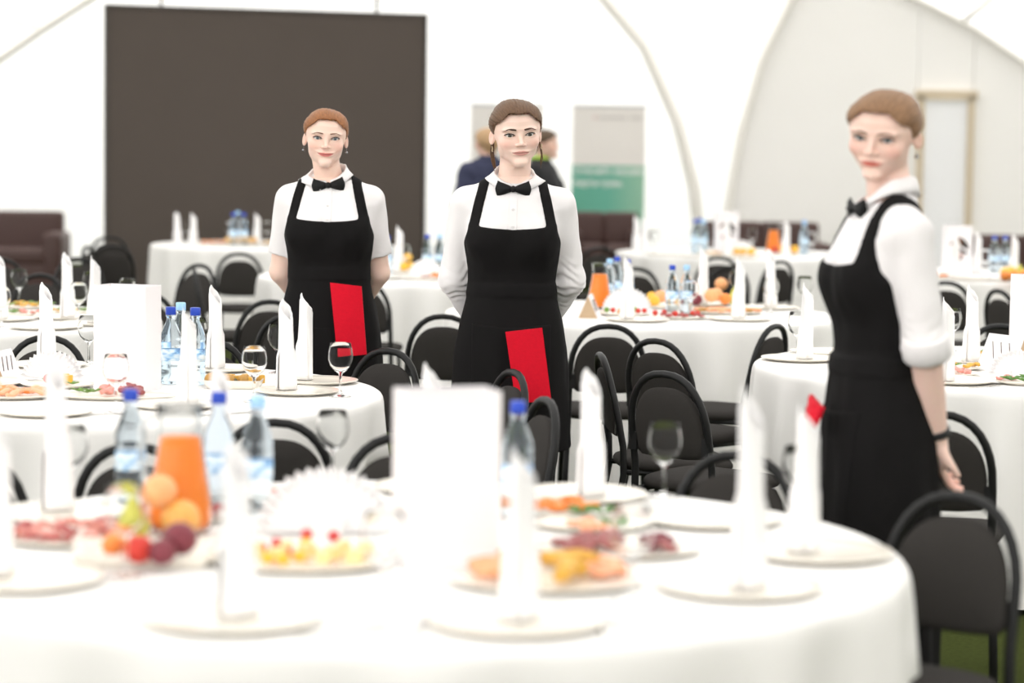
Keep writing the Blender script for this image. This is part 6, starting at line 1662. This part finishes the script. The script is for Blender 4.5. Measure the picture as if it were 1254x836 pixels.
        if st.get('earring') and s in st.get('ear_sides', (-1, 1)):
            ez = -.047
            b = MB()
            if st['earring'] == 'hoop':
                b.tube([(s * .0765 + .0005, .004 + .009 * math.cos(t * math.pi / 8), ez - .008 + .010 * math.sin(t * math.pi / 8)) for t in range(17)], .0012, 6)
            else:
                b.tube([(s * .076, .006, ez + .006), (s * .077, .005, ez - .006)], .001, 6); b.ball((s * .077, .005, ez - .010), .0055, 10, 8)
            eo = b.make('earring', mat('earring_metal_' + st['earring'], (.55, .45, .30) if st['earring'] == 'hoop' else (.25, .25, .26), rough=.25, metal=1), root)
            eo.matrix_local = HM
    return root, dict(trunk=trunk, arm=arm, HM=HM, neck_a=neck_a, sway=sway, top=top)

def wrinkle(P, amp, k=1.0):
    X, Y, Z = P
    return f32(amp) * (np.sin(38 * k * Z + 14 * X + 6 * np.sin(17 * X + 9 * Y)) * np.sin(11 * Z + 23 * Y) + .6 * np.sin(61 * k * Z - 30 * X + 3 * np.sin(25 * Y)))

def waiter_clothes(root, st, fn):
    trunk, arm, HM, sway = fn['trunk'], fn['arm'], fn['HM'], fn['sway']
    white = mat('shirt_cotton', (.80, .775, .78), rough=.8, spec=.2, bump=.12, bscale=700, bump2=.10, b2scale=16, stretch=(1, 1, .8))
    black = mat('apron_cloth', (.0085, .0078, .0080), rough=.8, spec=.12, bump=.15, bscale=900, bump2=.28, b2scale=9, stretch=(1, 1, .6))
    satin = mat('bow_satin', (.004, .004, .0045), rough=.55, spec=.3, bump=.1, bscale=600)
    h = .005
    # shirt: trunk and both sleeves in one
    P = grid((-.34, -.23, .84), (.34, .30, 1.50), h)
    d = trunk(P, .007)
    for s in (-1, 1):
        a, e, w = [np.array(q, float) for q in st['arms'][s]]
        slv = arm(P, s, st.get('slack', .011), st['sleeve'], st.get('flare', 0))
        # cut the rounded end off flat
        t = st['sleeve']
        if t <= 1:
            c0 = a + (e - a) * (t - .06); n = (e - a) / np.linalg.norm(e - a)
        else:
            c0 = e + (w - e) * (t - 1); n = (w - e) / np.linalg.norm(w - e)
        cut = (P[0] - f32(c0[0])) * f32(n[0]) + (P[1] - f32(c0[1])) * f32(n[1]) + (P[2] - f32(c0[2])) * f32(n[2])
        near = np.sqrt((P[0] - f32(c0[0])) ** 2 + (P[1] - f32(c0[1])) ** 2 + (P[2] - f32(c0[2])) ** 2) < .16
        slv = np.where(near, np.maximum(slv, cut), slv)
        # folds across the sleeve around the elbow
        along = (P[0] - f32(e[0])) * f32(n[0]) + (P[1] - f32(e[1])) * f32(n[1]) + (P[2] - f32(e[2])) * f32(n[2])
        fold = np.exp(-(along / .08) ** 2) * np.sin(along * 210 + 54 * P[1] + 3 * np.sin(P[0] * 60 + 31 * P[2])) * (.6 + .4 * np.sin(90 * P[1] + 40 * P[0]))
        slv = slv + f32(.0024 * st.get('fold', 1)) * fold
        d = smin(d, slv.astype(f32), .022)
    d = d + wrinkle(P, .0010)
    d = np.maximum(d, P[2] - f32(fn['top'] + .012) - f32(.35) * (P[1] - f32(.02)) + f32(.022) * np.exp(-(P[0] / f32(.026)) ** 2) * (P[1] < 0))
    v, q = snets(d, P, h)
    link('shirt', npmesh('shirt', v, q), white, root)
    if st.get('cuff'):                                       # rolled sleeve ends
        for s in (-1, 1):
            a, e, w = [Vector(k) for k in st['arms'][s]]
            t = st['sleeve']
            (p, n) = (a + (e - a) * t, (e - a).normalized()) if t <= 1 else (e + (w - e) * (t - 1), (w - e).normalized())
            r = (.052 - .012 * t if t <= 1 else .042 - .014 * (t - 1)) + st.get('slack', .011) + st.get('flare', 0) + .005
            L = st['cuff']
            pts = [p - n * L, p - n * (L - .006), p - n * (L * .5), p - n * .006, p + n * .002]
            MB().tube(pts, [r - .004, r, r + .002, r + .001, r - .005], 28).make('cuff', white, root)
    # front placket with buttons
    Yb = st.get('bib_top', 1.27)
    sw = st.get('sway', 0)
    zs = np.linspace(Yb - .02, fn['top'] - .02, 7)
    probe = grid((-.03, -.23, Yb - .03), (.03, .0, fn['top']), .003)
    tp = trunk(probe, .007)
    tp = np.broadcast_to(tp, (probe[0].size, probe[1].size, probe[2].size))
    b = MB(); R = []
    for z in zs:
        y = surf_y(tp, probe, sw * (z - 1.0), z)
        x0 = sw * (z - 1)
        R.append([(x0 - .014, y - .0005, z), (x0 - .013, y - .0028, z), (x0 + .013, y - .0028, z), (x0 + .014, y - .0005, z)])
    b.rings(R); pk = b.make('placket', white, root, smooth=False)
    bt = MB()
    for z in zs[1:-1:2]:
        y = surf_y(tp, probe, sw * (z - 1), z)
        o = MB().lathe([(.0, -.001), (.005, -.001), (.0055, .0005), (.004, .0012), (0, .0012)], 10).make('button', white, pk)
        o.location = (sw * (z - 1), y - .0035, z); o.rotation_euler = (math.pi / 2, 0, 0)
    # collar: stand and two pointed leaves around the neck
    na = Vector(fn['neck_a']); nk = HM @ Vector((0, .022, -.075))
    ax = (nk - na).normalized()
    zc = ax; yc = Vector((0, 1, 0)); yc = (yc - yc.dot(zc) * zc).normalized(); xc = yc.cross(zc)
    M = Matrix((xc, yc, zc)).transposed().to_4x4(); M.translation = na
    cz = st.get('collar_z', .076)
    def ringp(t, r, z, fdrop):
        # t -1..1 around from front right through the back to front left
        a = -math.pi / 2 + math.pi * (t + 1) * (1 - .03) + .03 * math.pi
        cd = .5 + .5 * math.cos(a + math.pi / 2)           # 1 at the front
        return Vector((r * math.cos(a), r * 1.0 * math.sin(a), z - fdrop * cd ** 2))
    n = 41
    rows = []
    r0 = st.get('collar_r', .062)
    prof = [(r0 + .004, cz - .050, .022), (r0 - .002, cz - .020, .048), (r0 - .001, cz - .002, .058), (r0 + .002, cz + .001, .058), (r0 + .006, cz - .002, .058), (r0 + .012, cz - .022, .048)]
    for (r, z, fd) in prof:
        rows.append([M @ ringp(-1 + 2 * i / (n - 1), r, z, fd) for i in range(n)])
    last = []
    for i in range(n):
        t = -1 + 2 * i / (n - 1)
        pt = max(0, (abs(t) - .62) / .38)                   # the points at both front ends
        p = ringp(t, r0 + .014 + .009 * pt ** 2, cz - .046 - .010 * pt ** 2, .034)
        if pt > 0:
            p.x += (.020 * pt ** 4) * (1 if p.x > 0 else -1)
        last.append(M @ p)
    rows.append(last)
    def tf(p, off=.0075):
        return float(trunk(tuple(np.array([c_], f32) for c_ in p), off)[0])
    for ri in range(2, len(rows)):                          # lay the leaves on the shoulders of the shirt
        for i in range(n):
            p = rows[ri][i]
            c0 = M @ Vector((0, 0, (M.inverted() @ p).z))
            out = (p - c0); out.normalize(); out = (out + Vector((0, 0, .6))).normalized()
            k = 0
            while tf(p) < (.0022, .0022, .0035, .005, .005)[min(ri - 2, 4)] and k < 30:
                p = p + out * .0015; k += 1
            rows[ri][i] = p
    b = MB().rings(rows, False, False, closed=False)
    co = b.make('collar', white, root)
    sd = co.modifiers.new('thick', 'SOLIDIFY'); sd.thickness = .0022; sd.offset = 0
    # bow tie
    bz = M @ Vector((0, -(r0 + st.get('bow_out', .030)), cz - .040 - st.get('bow_drop', .026)))
    while tf(bz) < .011:
        bz = bz + Vector((0, -.002, .0002))
    bow = empty('bow_tie'); bow.parent = root
    BM = Matrix.Translation(bz) @ Euler((0, st.get('bow_tilt', 0), st.get('bow_turn', 0))).to_matrix().to_4x4()
    for s in (-1, 1):
        R = []
        for i in range(9):
            u = i / 8.0
            xx = s * (.006 + .052 * u)
            hz_ = .0085 + .020 * u ** .85
            th = .007 + .004 * math.sin(u * math.pi)
            ring = []
            for j in range(20):
                a = 2 * math.pi * j / 20
                zz = hz_ * math.sin(a)
                yy = th * math.cos(a) * (1 + .25 * math.cos(5 * zz / hz_ * 2) * u)
                ring.append((xx + s * .004 * u * math.cos(zz / hz_ * 3.0) * (1 if u > .8 else 0), yy + .006 * u * u, zz + s * .0))
            R.append(ring if s > 0 else ring[::-1])
        o = MB().rings(R).make('bow_wing', satin, bow)
    o = MB().ball((0, -.004, 0), (.0105, .0095, .0115), 14, 10).make('bow_knot', satin, bow)
    bow.matrix_local = BM
    # apron
    ah = .0042
    hem = st.get('hem', .50)
    wz = st.get('waist', 1.085)
    SK = [(hem, .218, -.150, .155), (.55, .214, -.147, .152), (.70, .206, -.143, .148), (.85, .194, -.134, .140), (.95, .176, -.126, .126), (1.03, .156, -.118, .108), (1.10, .148, -.114, .10), (1.14, .146, -.112, .098)]
    SK = [(z, a * st.get('skw', 1.0), b, c) for z, a, b, c in SK]
    P = grid((-.26, -.235, hem - .012), (.26, .21, 1.47), ah)
    X, Y, Z = P
    Q = sway(P)
    t = trunk(P, .015) + wrinkle(P, .0014, .6)
    bt = f32(Yb)
    w_ = np.interp(Z, [1.0, wz, 1.16, 1.21, Yb - .012, Yb, 1.6], [.3, .30, .19, .172, .156, .152, .152]).astype(f32)
    bib = smax(smax(t, np.abs(Q[0]) - w_, .004), Z - bt - f32(.010) * (X / .12) ** 2, .004)
    bib = smax(bib, Y - np.interp(Z, [1.0, wz, wz + .05, 1.2, 1.6], [.2, .10, .05, .03, .03]).astype(f32), .004)
    bib = np.maximum(bib, f32(wz - .02) - Z)
    xs = np.interp(Z, [Yb - .03, Yb, 1.36, 1.42, 1.48], [.137, .135, .115, .100, .092]).astype(f32)
    strap = smax(smax(trunk(P, .0135), np.abs(np.abs(Q[0]) - xs) - f32(.0185), .006), f32(Yb - .03) - Z, .003)
    strap = np.maximum(strap, Y - f32(.06))
    top = smin(bib, strap, .004)
    ang = np.arctan2(Q[0], -Q[1])
    dn = np.clip((1.0 - Z) / .5, 0, 1)
    sk = loft((Q[0], Q[1], Z), SK, n=2.2) + dn * f32(.0045) * np.sin(ang * 9 + 2 * np.sin(3 * ang) + 4 * Z) + wrinkle(P, .0012, .35)
    sk = np.maximum(sk, Z - f32(wz))
    band = np.maximum(loft((Q[0], Q[1], Z), SK, off=.0035, n=2.2), np.abs(Z - f32(wz - .022)) - f32(.022))
    d = smin(top, smin(sk, band, .002), .004)
    v, q = snets(d, P, ah)
    ap = link('apron', npmesh('apron', v, q), black, root)
    sm_ = ap.modifiers.new('soft', 'SMOOTH'); sm_.factor = .5; sm_.iterations = 12
    # pocket panel on the front of the skirt
    pz = st.get('pocket', (.60, .90))
    P2 = grid((-.19, -.19, pz[0]), (.19, -.03, pz[1] + .02), .004)
    Q2 = sway(P2)
    ang = np.arctan2(Q2[0], -Q2[1]); dn = np.clip((1.0 - P2[2]) / .5, 0, 1)
    sk = loft((Q2[0], Q2[1], P2[2]), SK, off=.0035, n=2.2) + dn * f32(.0045) * np.sin(ang * 9 + 2 * np.sin(3 * ang) + 4 * P2[2]) + wrinkle(P2, .0012, .35)
    sk = smax(sk, np.abs(Q2[0]) - f32(.135), .002)
    sk = smax(sk, P2[2] - f32(pz[1]) + .25 * np.clip(np.abs(Q2[0]) - .03, 0, .2) * -0.4, .002)
    sk = np.maximum(sk, f32(pz[0] + .004) - P2[2])
    v, q = snets(sk, P2, .004)
    link('pocket', npmesh('pocket', v, q), black, ap)
    # trousers and shoes
    tr = MB()
    P3 = grid((-.22, -.16, .05), (.22, .18, hem + .06), .008)
    S3 = (np.abs(P3[0]), P3[1], P3[2])
    tt = smin(cap(S3, (.085, .0, .86), (.085, .0, .48), .105, .078), cap(S3, (.085, .0, .48), (.085, .02, .06), .078, .068), .02)
    tt = tt + wrinkle(P3, .002, .5)
    tt = np.maximum(tt, P3[2] - f32(hem + .04))
    v, q = snets(tt, P3, .008)
    link('trousers', npmesh('trousers', v, q), mat('trouser_cloth', (.008, .0075, .008), rough=.8, spec=.12, bump=.2, bscale=600), root)
    for s in (-1, 1):
        sh = MB()
        R = []
        for (y, hw, ht) in ((.075, .022, .05), (.06, .034, .075), (.0, .036, .08), (-.06, .040, .062), (-.12, .042, .045), (-.16, .034, .034), (-.18, .014, .02)):
            R.append([(s * .09 + hw * math.cos(a) , y, .002 + ht / 2 + ht / 2 * math.sin(a)) for a in [2 * math.pi * j / 16 for j in range(16)]])
        sh.rings(R[::-1])
        sh.make('shoe', mat('shoe_leather', (.012, .011, .011), rough=.35), root)
    return SK, Q

# ------------------------------------------------------------------ the three waitresses
def hairm(name, col):
    return mat(name, col, rough=.5, vary=.55, vscale=11, bump=.9, bscale=14, stretch=(16, 1.2, 9), spec=.3)
hair_red = hairm('hair_auburn', (.27, .110, .042))
hair_brown = hairm('hair_brown', (.125, .068, .038))
hair_fair = hairm('hair_dark_blonde', (.235, .130, .068))
brow_d = mat('brow_brown', (.075, .042, .027), rough=.8)
brow_l = mat('brow_light', (.16, .085, .05), rough=.8)
W1 = dict(skin=(.86, .62, .52), lips=(.62, .16, .15), hair_m=hair_red, brow_m=brow_l, iris=('grey', (.16, .20, .22)),
    head_size=(1.04, 1.0, .90), head=(-.016, -.012, 1.580), turn=(math.radians(3), math.radians(3), math.radians(6)), smile=1.0, hairline=.080, lip=.9, vol=.007, side=1,
    bun=(0, .105, .035, .036), lash=1.6, lid=1.2, shadow=.6, bust=.85, earring='drop', gaze=(0, 0), collar=1.43,
    arms={-1: ((-.150, .012, 1.345), (-.188, .055, 1.075), (-.100, .165, .93)), 1: ((.150, .012, 1.345), (.182, .075, 1.075), (.10, .170, .93))}, shw=.138,
    sleeve=.80, slack=.008, flare=.007, cuff=0, bib_top=1.272, waist=1.10, hem=.46, pocket=(.58, .88), scale=.993, bow_tilt=math.radians(-4))
W2 = dict(skin=(.87, .645, .55), lips=(.60, .27, .235), hair_m=hair_brown, brow_m=brow_d, iris=('hazel', (.10, .10, .085)),
    head=(.008, -.022, 1.592), turn=(math.radians(6), math.radians(-3), math.radians(9)), smile=.35, hairline=.082, vol=.013, peak=1,
    bun=(0, .100, .000, .030), bust=.85, lash=1.4, brow_w=1.35, shadow=.25, lid=1.15, earring='hoop', gaze=(-.05, .05), collar=1.44,
    arms={-1: ((-.160, .012, 1.345), (-.200, .055, 1.085), (-.120, .175, .92)), 1: ((.160, .012, 1.345), (.200, .055, 1.085), (.120, .180, .92))},
    sleeve=1.93, slack=.011, fold=1.6, bib_top=1.265, waist=1.075, hem=.505, pocket=(.60, .93),
    locks=[([(-.066, .030, .004), (-.076, .028, -.06), (-.076, .022, -.09), (-.070, .018, -.125)], [.005, .006, .005, .001]),
           ([(-.066, .045, .0), (-.070, .050, -.07), (-.064, .046, -.110), (-.060, .044, -.145)], [.006, .007, .005, .001]),
           ([(.066, .035, .005), (.078, .034, -.05), (.082, .030, -.085), (.074, .022, -.115)], [.004, .005, .004, .001])])
W3 = dict(skin=(.85, .605, .515), lips=(.66, .12, .09), hair_m=hair_fair, brow_m=brow_l, iris=('grey', (.16, .20, .22)),
    head=(.0, -.006, 1.592), turn=(math.radians(3), math.radians(13), math.radians(53)), smile=.1, hairline=.080, lip=.85, vol=.009, side=1,
    bun=(0, .108, .035, .036), lash=2.0, lid=1.3, ear_sides=(1,), shadow=.85, head_size=(1.13, 1.03, .88), earring='drop', gaze=(.12, 0), collar=1.43,
    arms={-1: ((-.158, .012, 1.345), (-.20, .06, 1.085), (-.165, .07, .90)), 1: ((.158, .012, 1.345), (.190, .052, 1.075), (.120, .112, .840))},
    sleeve=1.12, slack=.009, bust=.85, flare=.004, cuff=.06, bib_top=1.265, waist=1.04, hem=.20, pocket=(.60, .90))
w1, f1 = person('person', 'smiling waitress with auburn hair and short sleeves standing before the dark screen', W1, (-.682, 8.97, 0), 0)
waiter_clothes(w1, W1, f1)
w2, f2 = person('person', 'waitress with loose brown hair and long white sleeves standing at the centre', W2, (-.003, 8.36, 0), 0)
waiter_clothes(w2, W2, f2)
w3, f3 = person('person', 'waitress in profile looking back over her shoulder at the right, sleeves rolled up', W3, (.925, 6.05, 0), math.radians(-80))
waiter_clothes(w3, W3, f3)

# ------------------------------------------------------------------ towels, bracelet, guests
RED = mat('red_towel', (.66, .008, .025), rough=.95, spec=.08, vary=.10, vscale=120, bump=.4, bscale=900, sheen=.15)
def towel(corners, label, bulge=.006, thick=.012):
    """a folded towel hanging from its top edge; corners: top left, top right, bottom right, bottom left"""
    a, b, c, d = [Vector(q) for q in corners]
    nrm = ((b - a).cross(d - a)).normalized()
    if nrm.y > 0:
        nrm = -nrm
    NU, NV = 10, 14
    fr = []; bk = []
    for j in range(NV + 1):
        t = j / NV
        for i in range(NU + 1):
            u = i / NU
            p = (a * (1 - u) + b * u) * (1 - t) + (d * (1 - u) + c * u) * t
            k = bulge * math.sin(math.pi * u) + .0022 * math.sin(9 * u + 7 * t) * math.sin(13 * t + 3 * u)
            fr.append(p + nrm * (thick * .5 + k)); bk.append(p - nrm * (thick * .5 - k * .6))
    W = NU + 1; M_ = len(fr)
    f = [(j * W + i, (j + 1) * W + i, (j + 1) * W + i + 1, j * W + i + 1) for j in range(NV) for i in range(NU)]
    f += [tuple(q + M_ for q in g[::-1]) for g in f]
    rim = [i for i in range(W)] + [j * W + NU for j in range(1, NV + 1)] + [NV * W + i for i in range(NU - 1, -1, -1)] + [j * W for j in range(NV - 1, 0, -1)]
    n = len(rim)
    f += [(rim[k], rim[(k + 1) % n], rim[(k + 1) % n] + M_, rim[k] + M_) for k in range(n)]
    o = link('red_towel', mesh('red_towel', fr + bk, f), RED)
    o.data.set_sharp_from_angle(angle=math.radians(50))
    return tag(o, label, 'towel', 'folded red towels')
for cs, lab in D_TOWELS:
    towel(cs, lab)
# bracelet and watch of the profile waitress
a, el, wr = [Vector(q) for q in W3['arms'][1]]
ax_ = (wr - el).normalized()
MB().tube([wr - ax_ * .030, wr - ax_ * .028, wr - ax_ * .012, wr - ax_ * .010], [.030, .0345, .0345, .030], 24).make('bracelet', mat('bracelet_black', (.01, .01, .011), rough=.5), w3)

def guest(nm, label, st, loc, rz, coat_col, collar_col):
    root, fn = person(nm, label, st, loc, rz)
    trunk, arm = fn['trunk'], fn['arm']
    h = .012
    P = grid((-.40, -.28, .74), (.40, .36, 1.48), h)
    d = smin(trunk(P, .022), loft(P, [(.74, .215, -.15, .15), (1.0, .20, -.14, .13), (1.2, .19, -.14, .12)], n=2.3), .03)
    for s in (-1, 1):
        d = smin(d, arm(P, s, .022, 1.9), .025)
    d = d + wrinkle(P, .003)
    d = np.maximum(d, P[2] - f32(fn['top'] + .02))
    v, q = snets(d, P, h)
    coat = mat('coat_' + nm + str(round(coat_col[2] * 1000)), coat_col, rough=.8)
    link('jacket', npmesh('jacket', v, q), coat, root)
    M = Matrix.Translation(Vector(fn['neck_a']))
    MB().lathe([(.066, .01), (.074, .0), (.076, .05), (.068, .075), (.062, .07)], 24, fn['neck_a']).make('jacket_collar', mat('collar_' + str(round(collar_col[0] * 1000)), collar_col, rough=.7), root)
    P3 = grid((-.22, -.16, .05), (.22, .18, .92), .012)
    S3 = (np.abs(P3[0]), P3[1], P3[2])
    tt = smin(cap(S3, (.085, .0, .86), (.085, .0, .48), .105, .075), cap(S3, (.085, .0, .48), (.085, .02, .07), .075, .062), .02)
    v, q = snets(np.maximum(tt, P3[2] - f32(.90)), P3, .012)
    link('trousers', npmesh('trousers', v, q), MATS['trouser_cloth'], root)
G1 = dict(skin=(.72, .48, .38), lips=(.55, .25, .22), hair_m=hairm('hair_blond', (.45, .29, .16)), brow_m=brow_l, iris=('grey', (.16, .20, .22)),
    head=(.0, -.02, 1.565), turn=(math.radians(-8), 0, math.radians(10)), hairline=.066, vol=.012, collar=1.43, res=.012, head_res=.0045, lash=.6, shadow=0,
    bun=(0, .10, .01, .035),
    arms={-1: ((-.165, .012, 1.345), (-.225, .03, 1.09), (-.17, -.10, .92)), 1: ((.165, .012, 1.345), (.225, .03, 1.09), (.17, -.10, .92))})
G2 = dict(G1, hair_m=hairm('hair_dark_brown', (.10, .065, .04)), head=(.0, -.02, 1.565), turn=(0, 0, 0), vol=.006, bun=None)
guest('person', 'guest in a navy jacket seen past the left cheek of the central waitress', G1, D_GUESTS[0], math.radians(200), (.030, .034, .075), (.030, .034, .075))
guest('person', 'dark-haired guest in black with lime collar, right of the central waitress', G2, D_GUESTS[1], math.radians(75), (.012, .012, .014), (.35, .55, .05))
